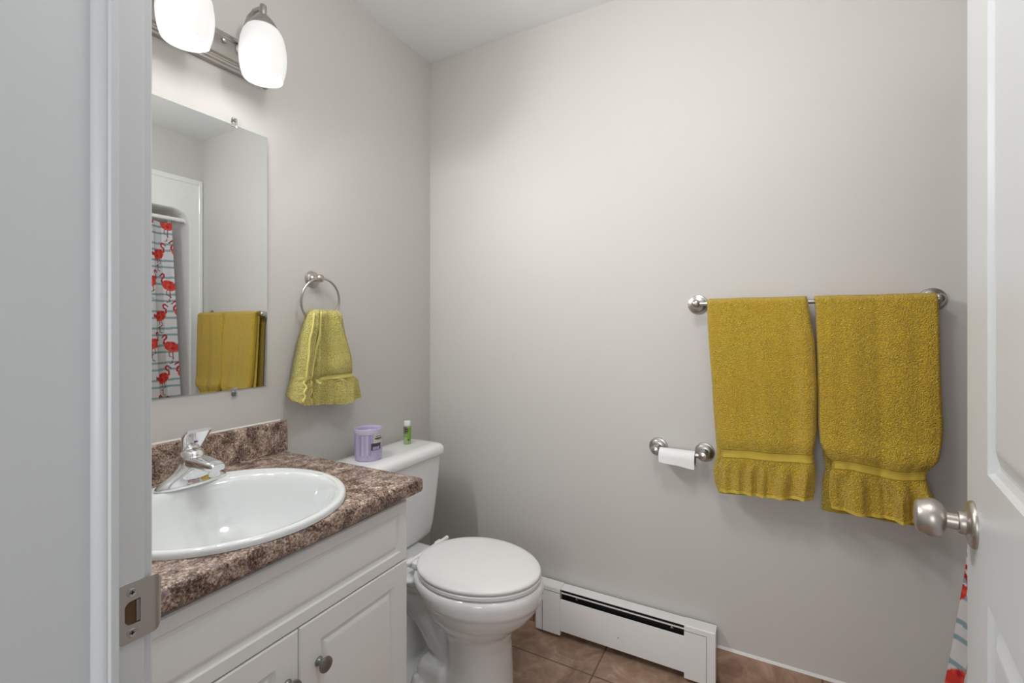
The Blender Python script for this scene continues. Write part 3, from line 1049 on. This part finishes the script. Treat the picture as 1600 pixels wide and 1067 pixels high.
# ------------------------------------------------------------------ little green bottle
bx_, by_ = 0.105, 1.452
bt = thing('small_bottle', 'tiny green-labelled bottle with white cap on the toilet tank lid', 'bottle', (bx_, by_, ZTL))
T = Matrix.Translation((bx_, by_, ZTL))
MB().lathe([(0.0, 0), (0.0138, 0.0), (0.0150, 0.003), (0.0150, 0.066), (0.0130, 0.072), (0.0100, 0.075), (0.0, 0.075)], T, 28, False, False).build('bottle_body', M['liquid'], bt, smooth=50)
MB().lathe([(0.0, 0.074), (0.0128, 0.074), (0.0132, 0.077), (0.0132, 0.089), (0.0118, 0.092), (0.0, 0.092)], T, 28, False, False).build('cap', M['plastic'], bt, smooth=50)
cxx, cyy = bx_, by_
A0 = math.atan2(0 - cyy, 1.3735 - cxx)
wrap(A0 + 0.0, A0 + 2.4, ZTL + 0.014, ZTL + 0.068, 0.0153).build('green_label', M['green'], bt, smooth=60)
br = wrap(A0 - 1.6, A0 + 0.0, ZTL + 0.042, ZTL + 0.070, 0.0153).build('brown_label', M['brownlabel'], bt, smooth=60)
wrap(A0 - 0.45, A0 + 0.12, ZTL + 0.050, ZTL + 0.063, 0.0157, 6).build('black_emblem', M['ink'], br, smooth=60)
wrap(A0 - 0.20, A0 - 0.12, ZTL + 0.053, ZTL + 0.060, 0.0160, 2).build('emblem_stroke', M['label'], br, smooth=60)
wrap(A0 - 1.2, A0 - 0.1, ZTL + 0.028, ZTL + 0.038, 0.0153).build('lime_print', M['green'], bt, smooth=60)
wrap(A0 + 0.15, A0 + 0.5, ZTL + 0.016, ZTL + 0.021, 0.0157, 4).build('label_stamp', M['ink'], bt, smooth=60)

# ------------------------------------------------------------------ towel ring and hand towel
RY, RZ = 1.083, 1.372
tr = thing('towel_ring', 'brushed nickel towel ring on the wall between mirror and toilet', 'towel ring', (0, RY, RZ))


def rosette(loc, ax, R, parent, name='rosette'):
    return MB().lathe([(0.0, 0), (R, 0), (R, 0.002), (R * 0.96, 0.0045), (R * 0.80, 0.006), (R * 0.78, 0.0085), (R * 0.62, 0.011), (R * 0.42, 0.0125), (R * 0.34, 0.016), (0, 0.016)],
                      axis_mtx(loc, ax), 40, False, False).build(name, M['nickel'], parent, smooth=35)


rosette((0.0005, RY, RZ), (1, 0, 0), 0.0285, tr)
MB().lathe([(0.0, 0.013), (0.0085, 0.013), (0.0085, 0.030), (0.011, 0.034), (0.0135, 0.040), (0.0135, 0.047), (0.010, 0.052), (0, 0.053)], axis_mtx((0, RY, RZ), (1, 0, 0)), 32, False, False).build('post', M['nickel'], tr, smooth=50)
RR = 0.077
pts = []
for i in range(72):
    a = 2 * pi * i / 72
    pts.append((0.043 + 0.006 * sin(a), RY + 0.003 + RR * cos(a), RZ - RR + RR * sin(a)))
MB().tube(pts, 0.0040, 12, closed=True).build('ring', M['nickel'], tr, smooth=180)

# hand towel: two gathered panels joined over the bottom of the ring
HL = [(0.935, 0.956), (0.958, 0.955), (0.979, 0.957), (1.036, 0.976), (1.094, 0.987), (1.172, 1.006), (1.249, 1.033), (1.258, 1.044), (1.266, 1.052)]
HR = [(0.935, 1.238), (0.956, 1.240), (1.016, 1.240), (1.030, 1.222), (1.041, 1.219), (1.108, 1.212), (1.183, 1.190), (1.263, 1.163), (1.266, 1.158)]


def hbot(u):
    # lower edge height of the front panel
    return lerp_tab([(0.0, 0.976), (0.08, 0.958), (0.26, 0.951), (0.66, 0.938), (0.98, 0.950), (1.0, 0.956)], u)


HTOP = 1.266


def hand_front(u, v, lift=0.0):
    """v 0 top .. 1 bottom"""
    zb = hbot(u)
    z = HTOP + (zb - HTOP) * v
    yl, yr = lerp_tab(HL, z), lerp_tab(HR, z)
    y = yl + (yr - yl) * u
    drop = (HTOP - z) / 0.31
    # folds: soft pleat ridges that open out downwards; deep groove beside the turned-back hem
    x = 0.060 + 0.010 * drop
    x += (0.010 + 0.006 * drop) * sin(u * 2 * pi * 1.5 + 0.6) * min(1, v * 6)
    x += 0.004 * sin(u * 2 * pi * 3.7 + 2 * z * 9)
    g = exp(-((u - 0.235 - 0.04 * (1 - v)) / 0.030) ** 2)
    x -= 0.016 * g * min(1, v * 5)
    x += 0.010 * exp(-((u - 0.31) / 0.05) ** 2) * min(1, v * 4)
    # swell above the woven band and a pinch in it
    x += 0.012 * exp(-((u - 0.50) / 0.14) ** 2 - ((z - 1.075) / 0.03) ** 2)
    x += 0.008 * exp(-((u - 0.82) / 0.13) ** 2 - ((z - 1.10) / 0.05) ** 2)
    x -= 0.008 * exp(-((z - (1.030 + 0.008 * u)) / 0.010) ** 2)
    if z < 1.025:
        x += (1.025 - z) * 0.10 * (1 + 0.8 * sin(u * 2 * pi * 4.3)) + 0.005 * sin(u * 40)
    x += 0.003 * noise.noise(Vector((y * 30, z * 22, 2)))
    # rounded sides and top
    e = min(u, 1 - u)
    x -= 0.018 * max(0, 1 - e / 0.07) ** 2
    x -= 0.016 * max(0, 1 - v / 0.07) ** 2
    return (max(x, 0.020) + lift, y, z)


def hand_back(u, v):
    zb = hbot(u) + 0.012
    z = HTOP + (zb - HTOP) * v
    yl, yr = lerp_tab(HL, z) + 0.006, lerp_tab(HR, z) - 0.006
    y = yl + (yr - yl) * u
    x = 0.024 + 0.005 * sin(u * 2 * pi * 3)
    x += 0.014 * max(0, 1 - v / 0.07) ** 2
    return (max(x, 0.012), y, z)


ht = thing('hand_towel', 'chartreuse terry hand towel hanging from the towel ring', 'towel', (0.05, 1.09, 0.94))
mb = MB()
mb.grid(hand_front, 100, 110)
mb.grid(hand_back, 100, 60)


def strip_between(mb, f, g, n, horiz):
    for k in range(n - 1):
        a, b = k / (n - 1), (k + 1) / (n - 1)
        P = [f(a), f(b), g(b), g(a)]
        mb.bm.faces.new([mb.bm.verts.new(p) for p in P])


strip_between(mb, lambda t: hand_front(t, 0), lambda t: hand_back(t, 0), 60, True)
strip_between(mb, lambda t: hand_front(0, t), lambda t: hand_back(0, t), 60, True)
strip_between(mb, lambda t: hand_front(1, t), lambda t: hand_back(1, t), 60, True)
bmesh.ops.remove_doubles(mb.bm, verts=mb.bm.verts, dist=1e-5)
MB.build(mb, 'cloth', M['terry2'], ht, smooth=180)


def hv(u, z):
    return (HTOP - z) / (HTOP - hbot(u))


def band_mesh(fn, zc, zh, u0, u1, n=80, lift=0.0016):
    mb = MB()

    def f(a, b):
        u = u0 + (u1 - u0) * a
        z = zc(u) + zh * (1 - 2 * b)
        return fn(u, z, lift)
    mb.grid(f, n, 6)
    return mb


band_mesh(lambda u, z, l: hand_front(u, hv(u, z), l), lambda u: 1.0325 - 0.010 * exp(-((u - 0.35) / 0.12) ** 2) + 0.004 * u, 0.0065, 0.29, 0.985).build('woven_band', M['terry2b'], ht, smooth=180)
band_mesh(lambda u, z, l: hand_front(u, hv(u, z), l), lambda u: 1.0415, 0.0060, 0.01, 0.22, 30).build('woven_band', M['terry2b'], ht, smooth=180)
# turned-back selvedge running down the left of the front
hem = []
for k in range(50):
    v = 0.03 + 0.965 * k / 49
    u = 0.285 - 0.06 * v + 0.02 * sin(v * 7) + (0.03 * (v - 0.8) if v > 0.8 else 0)
    p = hand_front(u, v)
    wob = 0.004 * sin(v * 60) if v > 0.72 else 0
    hem.append((p[0] + 0.004, p[1] + wob, p[2]))
MB().tube(hem, 0.0048, 10).build('hem', M['terry2b'], ht, smooth=180)
hem = []
for k in range(50):
    v = 0.05 + 0.93 * k / 49
    p = hand_front(0.07, v)
    wob = 0.004 * sin(v * 70) if v > 0.75 else 0
    hem.append((p[0] + 0.003, p[1] + wob, p[2]))
MB().tube(hem, 0.0038, 10).build('hem', M['terry2b'], ht, smooth=180)

# ------------------------------------------------------------------ towel bar and bath towels
BZ, BY = 1.284, D - 0.062
tb = thing('towel_bar', 'brushed nickel towel bar on the back wall holding two mustard towels', 'towel bar', (1.48, D, BZ))
for x in (1.171, 1.791):
    rs = rosette((x, D - 0.0005, BZ), (0, -1, 0), 0.0335, tb)
    MB().lathe([(0, 0.013), (0.0105, 0.013), (0.0095, 0.030), (0.0115, 0.050), (0.014, 0.056), (0.014, 0.068), (0.010, 0.073), (0.0, 0.074)], axis_mtx((x, D, BZ), (0, -1, 0)), 28, False, False).build('post', M['nickel'], tb, smooth=50)
MB().tube([(1.168, BY, BZ), (1.794, BY, BZ)], 0.0075, 18).build('bar', M['nickel'], tb, smooth=50)


def bath_towel(name, label, L, R, bot, bandz, zh, seed, folds, backL, backR, backbot, skirt):
    """L, R: edge x by height for the front layer; bot(u): lower edge height"""
    root = thing(name, label, 'towel', ((L[0][1] + R[0][1]) / 2, BY, bot(0.5)), group='mustard bath towels on the bar')
    top = BZ + 0.0165

    def front(u, z, lift=0.0):
        xl, xr = lerp_tab(L, z), lerp_tab(R, z)
        uu = u + 0.0
        x = xl + (xr - xl) * uu
        d = 0.034                                     # thickness in front of the bar
        drop = (top - z) / 0.62
        y = D - 0.062 - d - 0.004 * drop
        for (c, w, a, k) in folds:
            y -= a * exp(-((u - c - k * drop) / w) ** 2) * min(1, drop * 4 + 0.15)
        # cloth swelling over the woven band and the gathered skirt under it
        bz = bandz(u)
        y -= skirt * 0.55 * exp(-((z - bz - 0.045) / 0.035) ** 2)
        y += 0.004 * exp(-((z - bz) / 0.018) ** 2)
        if z < bz - 0.02:
            q = (bz - 0.02 - z)
            fq = noise.noise(Vector((u * 8.0, 3.1, seed))) + 0.6 * noise.noise(Vector((u * 15, 7.7, seed)))
            y -= min(q * 22, 1) * skirt * 1.9 * fq + q * 0.06
        y -= 0.0030 * noise.noise(Vector((x * 14 + seed, z * 9, seed)))
        y -= 0.0010 * noise.noise(Vector((x * 60 + seed, z * 60, seed)))
        e = min(u, 1 - u)
        y += 0.012 * max(0, 1 - e / 0.035) ** 2
        tt = max(0, (z - (top - 0.018)) / 0.018)
        y += (d + 0.003) * (1 - sqrt(max(0, 1 - tt * tt)))
        wav = 0.0022 * noise.noise(Vector((u * 3 + seed, 5, 5)))
        return (x, y - lift, z + wav * (1 if tt > 0 else 0))

    def fgrid(u, v):
        z = top + (bot(u) - top) * v ** 1.0
        # denser rows near the top roll
        if v < 0.10:
            z = top + (bot(u) - top) * (v * v / 0.10)
        return front(u, z)

    def inner(u, v):
        """the folded-in second layer, a little proud at the left edge"""
        zb = backbot(u)
        z = top - 0.004 + (zb - top) * v
        xl, xr = lerp_tab(backL, z), lerp_tab(backR, z)
        x = xl + (xr - xl) * u
        y = D - 0.066 + 0.004 * sin(u * 9 + z * 6)
        e = min(u, 1 - u)
        y += 0.008 * max(0, 1 - e / 0.04) ** 2
        return (x, y, z)

    def rear(u, v):
        zb = backbot(u) + 0.03
        z = top + (zb - top) * v
        xl, xr = lerp_tab(backL, z) + 0.006, lerp_tab(backR, z) - 0.004
        x = xl + (xr - xl) * u
        y = D - 0.022 + 0.004 * sin(u * 8 + seed)
        tt = max(0, (z - (top - 0.018)) / 0.018)
        y -= 0.037 * (1 - sqrt(max(0, 1 - tt * tt)))
        return (x, y, z)
    mb = MB()
    mb.grid(fgrid, 110, 170)
    mb.grid(inner, 60, 80)

    def rgrid(u, v):
        zb = backbot(u) + 0.03
        if v < 0.1:
            v2 = v * v / 0.1
        else:
            v2 = v
        return rear(u, v2)
    mb.grid(rgrid, 60, 80)
    # close the top roll, the side folds and the lower hem thickness
    strip_between(mb, lambda t: fgrid(t, 0), lambda t: rgrid(t, 0), 110, True)
    strip_between(mb, lambda t: (fgrid(0, t)), lambda t: (lambda p: (p[0] + 0.004, p[1] + 0.016, p[2]))(fgrid(0, t)), 100, True)
    strip_between(mb, lambda t: (fgrid(1, t)), lambda t: (lambda p: (p[0] - 0.004, p[1] + 0.016, p[2]))(fgrid(1, t)), 100, True)
    strip_between(mb, lambda t: (fgrid(t, 1)), lambda t: (lambda p: (p[0], p[1] + 0.010, p[2] + 0.002))(fgrid(t, 1)), 100, True)
    bmesh.ops.remove_doubles(mb.bm, verts=mb.bm.verts, dist=1e-5)
    MB.build(mb, 'cloth', M['terry'], root, smooth=180)
    bm_ = band_mesh(lambda u, z, l: front(u, z, l), bandz, zh, 0.03, 0.995)
    wb = bm_.build('woven_band', M['terryb'], root, smooth=180)
    for s_ in (-1, 1):
        path_ = []
        for k in range(60):
            u = 0.02 + 0.972 * k / 59
            path_.append(front(u, bandz(u) + s_ * (zh + 0.0022), -0.0006))
        MB().tube(path_, 0.0016, 8).build('band_groove', M['terry_dark'], wb, smooth=180)
    # stitched lower hem
    path_ = [front(0.01 + 0.98 * k / 79, bot(0.01 + 0.98 * k / 79) + 0.006, 0.0004) for k in range(80)]
    mb = MB()
    rr = []
    for k in range(80):
        u = 0.005 + 0.99 * k / 79
        rr.append([front(u, bot(u) + 0.0095, 0.0012), front(u, bot(u) + 0.0005, 0.0012)])
    mb.loft(rr, closed=False)
    mb.build('hem', M['terryb'], root, smooth=180)
    return root


M['terry_dark'] = mat('mustard_band_seam', (0.36, 0.27, 0.02, 1), 0.95)
L1 = [(0.675, 1.244), (0.757, 1.240), (0.776, 1.249), (0.808, 1.250), (0.872, 1.240), (1.014, 1.224), (1.158, 1.213), (1.30, 1.207)]
R1 = [(0.69, 1.500), (0.749, 1.507), (0.801, 1.506), (0.812, 1.502), (0.84, 1.503), (0.90, 1.509), (1.031, 1.510), (1.163, 1.505), (1.248, 1.492), (1.295, 1.486)]
BL1 = [(0.66, 1.242), (0.699, 1.229), (0.735, 1.225), (0.795, 1.236), (0.939, 1.225), (1.158, 1.214), (1.297, 1.207)]
BR1 = [(0.66, 1.47), (0.80, 1.500), (1.03, 1.505), (1.16, 1.50), (1.295, 1.482)]
bath_towel('bath_towel', 'mustard terry bath towel on the bar beside the toilet paper holder', L1, R1,
           lambda u: 0.676 + 0.018 * u + 0.003 * sin(u * 9), lambda u: 0.802 + 0.016 * u + 0.002 * sin(u * 7), 0.0115, 1.3,
           [(0.18, 0.10, 0.004, 0.02), (0.52, 0.09, 0.006, 0.03), (0.88, 0.07, 0.010, 0.05), (0.70, 0.06, 0.003, -0.04), (0.35, 0.04, 0.003, 0.08)],
           BL1, BR1, lambda u: 0.668 + 0.012 * u, 0.012)
L2 = [(0.676, 1.544), (0.726, 1.538), (0.782, 1.541), (0.79, 1.546), (0.814, 1.546), (0.828, 1.534), (0.866, 1.518), (0.921, 1.513), (1.08, 1.511), (1.24, 1.508), (1.296, 1.505)]
R2 = [(0.68, 1.774), (0.744, 1.776), (0.776, 1.763), (0.791, 1.759), (0.814, 1.759), (0.846, 1.781), (0.898, 1.792), (0.941, 1.794), (1.056, 1.789), (1.20, 1.787), (1.294, 1.784)]
BL2 = [(0.655, 1.524), (0.75, 1.526), (0.783, 1.533), (0.838, 1.526), (0.90, 1.515), (1.24, 1.509), (1.296, 1.507)]
BR2 = [(0.655, 1.750), (0.78, 1.760), (0.90, 1.785), (1.294, 1.782)]
bath_towel('bath_towel', 'mustard terry bath towel with ruffled hem on the bar beside the door', L2, R2,
           lambda u: 0.680 - 0.006 * sin(u * pi) - 0.002 * u, lambda u: 0.805 + 0.006 * sin(u * pi * 2 + 0.5), 0.0115, 4.1,
           [(0.30, 0.09, 0.006, 0.03), (0.52, 0.05, -0.005, 0.02), (0.70, 0.10, 0.005, 0.05), (0.12, 0.06, 0.004, 0.02), (0.90, 0.05, 0.003, -0.02)],
           BL2, BR2, lambda u: 0.664 - 0.004 * u, 0.020)

# ------------------------------------------------------------------ toilet paper holder and nearly empty roll
ph = thing('toilet_paper_holder', 'brushed nickel toilet paper holder on the back wall', 'toilet paper holder', (1.112, D, 0.776))
for x in (1.037, 1.192):
    rosette((x, D - 0.0005, 0.776), (0, -1, 0), 0.0325, ph)
    MB().lathe([(0, 0.013), (0.0115, 0.013), (0.0100, 0.028), (0.0125, 0.042), (0.0155, 0.050), (0.0160, 0.058), (0.0120, 0.066), (0.0, 0.068)], axis_mtx((x, D, 0.776), (0, -1, 0)), 28, False, False).build('post', M['nickel'], ph, smooth=50)
MB().tube([(1.040, D - 0.055, 0.774), (1.189, D - 0.055, 0.774)], 0.0085, 18).build('roller', M['nickel'], ph, smooth=50)
tp = thing('toilet_paper_roll', 'nearly empty toilet paper roll on the holder', 'toilet paper', (1.112, D - 0.055, 0.765))
RX = axis_mtx((1.052, D - 0.055, 0.762), (1, 0, 0))
MB().lathe([(0.0222, 0), (0.0222, 0.116), (0.0205, 0.116), (0.0205, 0.0)], RX, 40, False, False).build('core', M['card'], tp, smooth=50)
MB().lathe([(0.0250, 0.0), (0.0256, 0.002), (0.0256, 0.114), (0.0250, 0.116), (0.0224, 0.116), (0.0224, 0.0)], RX, 40, False, False).build('paper', M['paper'], tp, smooth=50)
# loose end of the sheet hanging over the front, torn edge
mb = MB()


def flap(u, v):
    a = radians(60 - 150 * min(v / 0.75, 1))
    x = 1.053 + 0.115 * u
    r_ = 0.0262
    if v <= 0.75:
        y, z = D - 0.055 - r_ * cos(a), 0.762 + r_ * sin(a)
        if a < 0:
            y, z = D - 0.055 - r_, 0.762 + r_ * a * 0.35
    else:
        y = D - 0.055 - r_
        z = 0.762 + r_ * radians(-90) * 0.35
    z0 = z - max(0, v - 0.75) * 4 * (0.004 + 0.012 * u + 0.001 * sin(u * 9))
    return (x, y - 0.001 * sin(u * 6) * v, z0)


mb.grid(flap, 24, 24)
MB.build(mb, 'loose_sheet', M['paper'], tp, smooth=180)

# ------------------------------------------------------------------ baseboard heater
hx0, hx1 = 0.575, 1.231
hd_ = 0.055
yb, yf = D - 0.0095, D - 0.055
bh = thing('baseboard_heater', 'white metal baseboard heater along the back wall beside the toilet', 'heater', (0.9, D - 0.03, 0))
MB().box(hx0 + 0.01, hx1 - 0.01, yb - 0.002, yb, 0.02, 0.186).build('back_panel', M['heater'], bh, smooth=0)
# top hood with front lip
MB().prism([(yb, 0.192), (yf + 0.003, 0.192), (yf, 0.1915), (yf, 0.1895), (yf + 0.0015, 0.1895), (yf + 0.0015, 0.1905), (yb, 0.190)], 0.660, 1.134, 'x').build('top_hood', M['heater'], bh, smooth=0)
MB().prism([(yf + 0.002, 0.1745), (yf + 0.002, 0.1780), (yf + 0.0045, 0.1785), (yf + 0.0045, 0.1750)], 0.682, 1.133, 'x').build('damper_blade', M['heater'], bh, smooth=0)
MB().box(0.66, 1.14, yf + 0.0165, yf + 0.0175, 0.03, 0.189).build('dark_interior', M['black'], bh, smooth=0)
MB().prism([(yf + 0.003, 0.1525), (yf, 0.1520), (yf - 0.0005, 0.150), (yf, 0.030), (yf + 0.004, 0.027), (yf + 0.005, 0.028), (yf + 0.0015, 0.031), (yf + 0.001, 0.150), (yf + 0.003, 0.1515)], 0.676, 1.141, 'x').build('front_cover', M['heater'], bh, smooth=30)
for a, b, nm in ((hx0, 0.678, 'end_cap'), (1.133, hx1, 'end_cap')):
    mb = MB()
    mb.prism([(yb, 0.194), (yf - 0.001, 0.194), (yf - 0.003, 0.190), (yf - 0.003, 0.178), (yf - 0.004, 0.172), (yf - 0.004, 0.014), (yb, 0.014)], a, b, 'x')
    ec = mb.build(nm, M['heater'], bh, smooth=20)
    if a < 1:
        MB().box(0.602, 0.604, yf - 0.0046, yf - 0.0035, 0.010, 0.176).build('seam', M['nickel_dark'], ec, smooth=0)
        MB().box(0.602, 0.678, yf - 0.0044, yf - 0.0030, 0.1755, 0.1768).build('seam', M['nickel_dark'], ec, smooth=0)
    else:
        MB().box(1.203, 1.2042, yf - 0.0046, yf - 0.0035, 0.014, 0.174).build('seam', M['nickel_dark'], ec, smooth=0)
        MB().box(1.133, 1.2042, yf - 0.0044, yf - 0.0030, 0.1742, 0.1752).build('seam', M['nickel_dark'], ec, smooth=0)
for x in (0.74, 1.09):
    MB().prism([(x - 0.0045, 0.160), (x + 0.0045, 0.160), (x + 0.001, 0.170), (x - 0.001, 0.170)], yf + 0.012, yf + 0.0165, 'y').build('bracket_clip', M['nickel'], bh, smooth=0)
MB().lathe([(0.002, 0), (0, 0.0008)], axis_mtx((0.905, yf - 0.0006, 0.075), (0, -1, 0)), 10).build('paint_chip', M['nickel_dark'], bh)

# ------------------------------------------------------------------ bathtub with one-piece surround
ty0, ty1 = YF + 0.004, D - 0.003
oy0, oy1, oz0, oz1, orr = 0.33, 1.652, 0.42, 1.955, 0.11
ts = thing('bathtub', 'white one-piece fibreglass bathtub and surround behind the door', 'bathtub', (2.27, 0.98, 0))


def rr_pts(y0, y1, z0, z1, r, n=10):
    pts = []
    for (cy, cz, a0) in ((y1 - r, z1 - r, 0), (y0 + r, z1 - r, pi / 2), (y0 + r, z0 + r, pi), (y1 - r, z0 + r, 3 * pi / 2)):
        for k in range(n + 1):
            a = a0 + (pi / 2) * k / n
            pts.append((cy + r * cos(a), cz + r * sin(a)))
    return pts


def rect_like(y0, y1, z0, z1, n=10):
    pts = []
    cs = [(y1, z1), (y0, z1), (y0, z0), (y1, z0)]
    return [c for c in cs for _ in range(n + 1)]


fx0, fx1 = W - 0.012, W + 0.004
out_r = rr_pts(ty0, ty1, 0.41, 2.165, 0.006)
in_r = rr_pts(oy0, oy1, oz0 - 0.006, oz1, orr)
mb = MB()
P3 = lambda pts, x: [(x, y, z) for y, z in pts]
ins = lambda d: rr_pts(oy0 + d, oy1 - d, oz0 + d, oz1 - d, orr - d * 0.3)
mb.loft([P3(out_r, W - 0.0005), P3(out_r, fx0 + 0.002), P3(rr_pts(ty0 + 0.002, ty1 - 0.002, 0.412, 2.163, 0.006), fx0), P3(rr_pts(ty0 + 0.030, ty1 - 0.020, 0.43, 2.135, 0.006), fx0),
         P3(rr_pts(ty0 + 0.034, ty1 - 0.024, 0.432, 2.131, 0.006), fx0 + 0.004), P3(ins(-0.012), fx0 + 0.004), P3(ins(-0.004), fx0 + 0.002), P3(ins(0.0), fx0 + 0.006), P3(ins(0.004), fx0 + 0.020), P3(ins(0.012), W + 0.15), P3(ins(0.02), W + 0.60), P3(ins(0.06), W + 0.70), P3(ins(0.12), W + 0.72)], False, True)
MB.build(mb, 'surround', M['fiber'], ts, smooth=40)
mb = MB()
mb.box(W - 0.034, W - 0.004, ty0, ty1, 0.002, 0.40, 0.008, 3)
mb.box(W - 0.036, W + 0.08, ty0, ty1, 0.385, 0.425, 0.012, 4)
MB.build(mb, 'apron', M['fiber'], ts, smooth=40)

rd = MB().tube([(W + 0.03, oy0 + 0.006, 1.893), (W + 0.03, oy1 - 0.006, 1.893)], 0.0125, 20)
rdo = thing('shower_rod', 'white shower curtain rod across the tub opening', 'curtain rod', (W + 0.03, 1.0, 1.893))
rd.build('rod', M['plastic'], rdo, smooth=50)
for y, s_ in ((oy0 + 0.005, 1), (oy1 - 0.005, -1)):
    MB().lathe([(0, 0), (0.026, 0), (0.024, 0.006), (0.015, 0.012), (0, 0.012)], axis_mtx((W + 0.03, y, 1.893), (0, s_, 0)), 24, False, False).build('end_flange', M['plastic'], rdo, smooth=50)

# ------------------------------------------------------------------ flamingo shower curtain
CXP = [(0.10, 1.772), (0.283, 1.790), (0.595, 1.832), (1.0, 1.868), (1.45, 1.895), (1.865, 1.930)]
cy0, cy1 = 0.42, 1.558


def curtain_pt(u, v):
    z = 1.862 + (0.10 - 1.862) * v
    y = cy1 + (cy0 - cy1) * u
    fold = sin(u * 2 * pi * 9 - 1.2)
    amp = 0.012 + 0.010 * v
    x = lerp_tab(CXP, z) + amp * fold + 0.004 * sin(z * 5 + u * 20)
    y += 0.008 * sin(u * 2 * pi * 22) + 0.012 * v * max(0, 1 - u / 0.1)
    z += -0.010 * (1 - abs(cos(u * pi * 12))) * max(0, 1 - v / 0.05)
    return (x, y, z)


C_WHITE = (0.80, 0.79, 0.80)
C_STR = lin(150, 178, 186)[:3]
C_RED = lin(222, 62, 54)[:3]
C_DRK = lin(190, 36, 48)[:3]
C_OR = lin(232, 88, 66)[:3]
C_LEG = lin(128, 34, 52)[:3]


def seg(px, py, ax, ay, bx, by):
    dx, dy = bx - ax, by - ay
    t = max(0, min(1, ((px - ax) * dx + (py - ay) * dy) / (dx * dx + dy * dy)))
    return sqrt((px - ax - dx * t) ** 2 + (py - ay - dy * t) ** 2)


NECK = [(0.028, 0.008), (0.042, 0.022), (0.040, 0.042), (0.026, 0.052), (0.024, 0.066), (0.034, 0.074), (0.042, 0.068)]


def flamingo(px, py):
    """colour of the bird print at local (px, py) in metres, or None"""
    if abs(px) > 0.07 or py < -0.11 or py > 0.09:
        return None
    e = (px / 0.040) ** 2 + ((py - 0.2 * px) / 0.032) ** 2
    if e < 1:
        w = noise.noise(Vector((px * 60, py * 60, 3)))
        return C_OR if w > 0.12 else (C_DRK if w < -0.28 else C_RED)
    if px < -0.025 and px > -0.052 and abs(py + 0.010 + (px + 0.025) * 0.5) < 0.010:
        return C_DRK
    for (a, b), (c, d) in zip(NECK, NECK[1:]):
        if seg(px, py, a, b, c, d) < 0.0050:
            return C_DRK
    if seg(px, py, 0.042, 0.068, 0.052, 0.058) < 0.0035:
        return C_LEG
    for a, b, c, d in ((-0.002, -0.02, -0.004, -0.062), (-0.004, -0.062, 0.000, -0.100), (0.010, -0.02, 0.016, -0.055), (0.016, -0.055, -0.010, -0.072), (0.0, -0.100, 0.014, -0.103)):
        if seg(px, py, a, b, c, d) < 0.0021:
            return C_LEG
    return None


def curtain_col(s_, z):
    row = 0.19
    for r in range(int(z / row) - 1, int(z / row) + 3):
        for c in range(int(s_ / 0.125) - 1, int(s_ / 0.125) + 3):
            ox = c * 0.125 + (0.062 if r % 2 else 0) + 0.034
            oy = r * row + 0.02 * (c % 2) - 0.055
            m_ = -1 if (c + r) % 2 else 1
            q = flamingo((s_ - ox) * m_, z - oy)
            if q:
                return q
    zz_ = (z + 0.004 * sin(s_ * 11)) % 0.105
    if zz_ < 0.013 or 0.040 < zz_ < 0.053:
        return C_STR
    return C_WHITE


nu, nv = 520, 560
verts, cols = [], []
s_acc = [0.0]
for i in range(1, nu):
    a, b = curtain_pt((i - 1) / (nu - 1), 0.5), curtain_pt(i / (nu - 1), 0.5)
    s_acc.append(s_acc[-1] + sqrt((a[0] - b[0]) ** 2 + (a[1] - b[1]) ** 2))
for j in range(nv):
    for i in range(nu):
        p = curtain_pt(i / (nu - 1), j / (nv - 1))
        verts.append(p)
        cols.extend(curtain_col(s_acc[i], p[2]) + (1.0,))
faces = [(j * nu + i, j * nu + i + 1, (j + 1) * nu + i + 1, (j + 1) * nu + i) for j in range(nv - 1) for i in range(nu - 1)]
me = bpy.data.meshes.new('shower_curtain')
me.from_pydata(verts, [], faces)
ca = me.color_attributes.new('print', 'FLOAT_COLOR', 'POINT')
ca.data.foreach_set('color', cols)
me.polygons.foreach_set('use_smooth', [True] * len(me.polygons))
me.materials.append(M['curtain'])
sc_root = thing('shower_curtain', 'white shower curtain printed with red flamingos and blue-grey stripes', 'shower curtain', (W, 1.0, 0.1))
so = bpy.data.objects.new('curtain_cloth', me)
COL.objects.link(so)
so.parent = sc_root
me.transform(Matrix.Translation((-W, -1.0, -0.1)))
rg = None
for k in range(12):
    y = cy1 - 0.010 - k * (cy1 - cy0 - 0.02) / 11
    pts = [(W + 0.03 + 0.002 * sin(a), y + 0.006 * sin(a), 1.880 + 0.030 * cos(a)) for a in [2 * pi * q / 24 for q in range(24)]]
    MB().tube(pts, 0.0016, 6, closed=True).build('curtain_ring', M['chrome'], sc_root, smooth=180)

# ------------------------------------------------------------------ soft fill panel added in the hall behind the camera
lamp('hall_fill', 'AREA', (1.15, -1.5, 1.25), HALL_FILL_W, (1, 0.995, 0.99), 0.9, (radians(97), 0, 0))
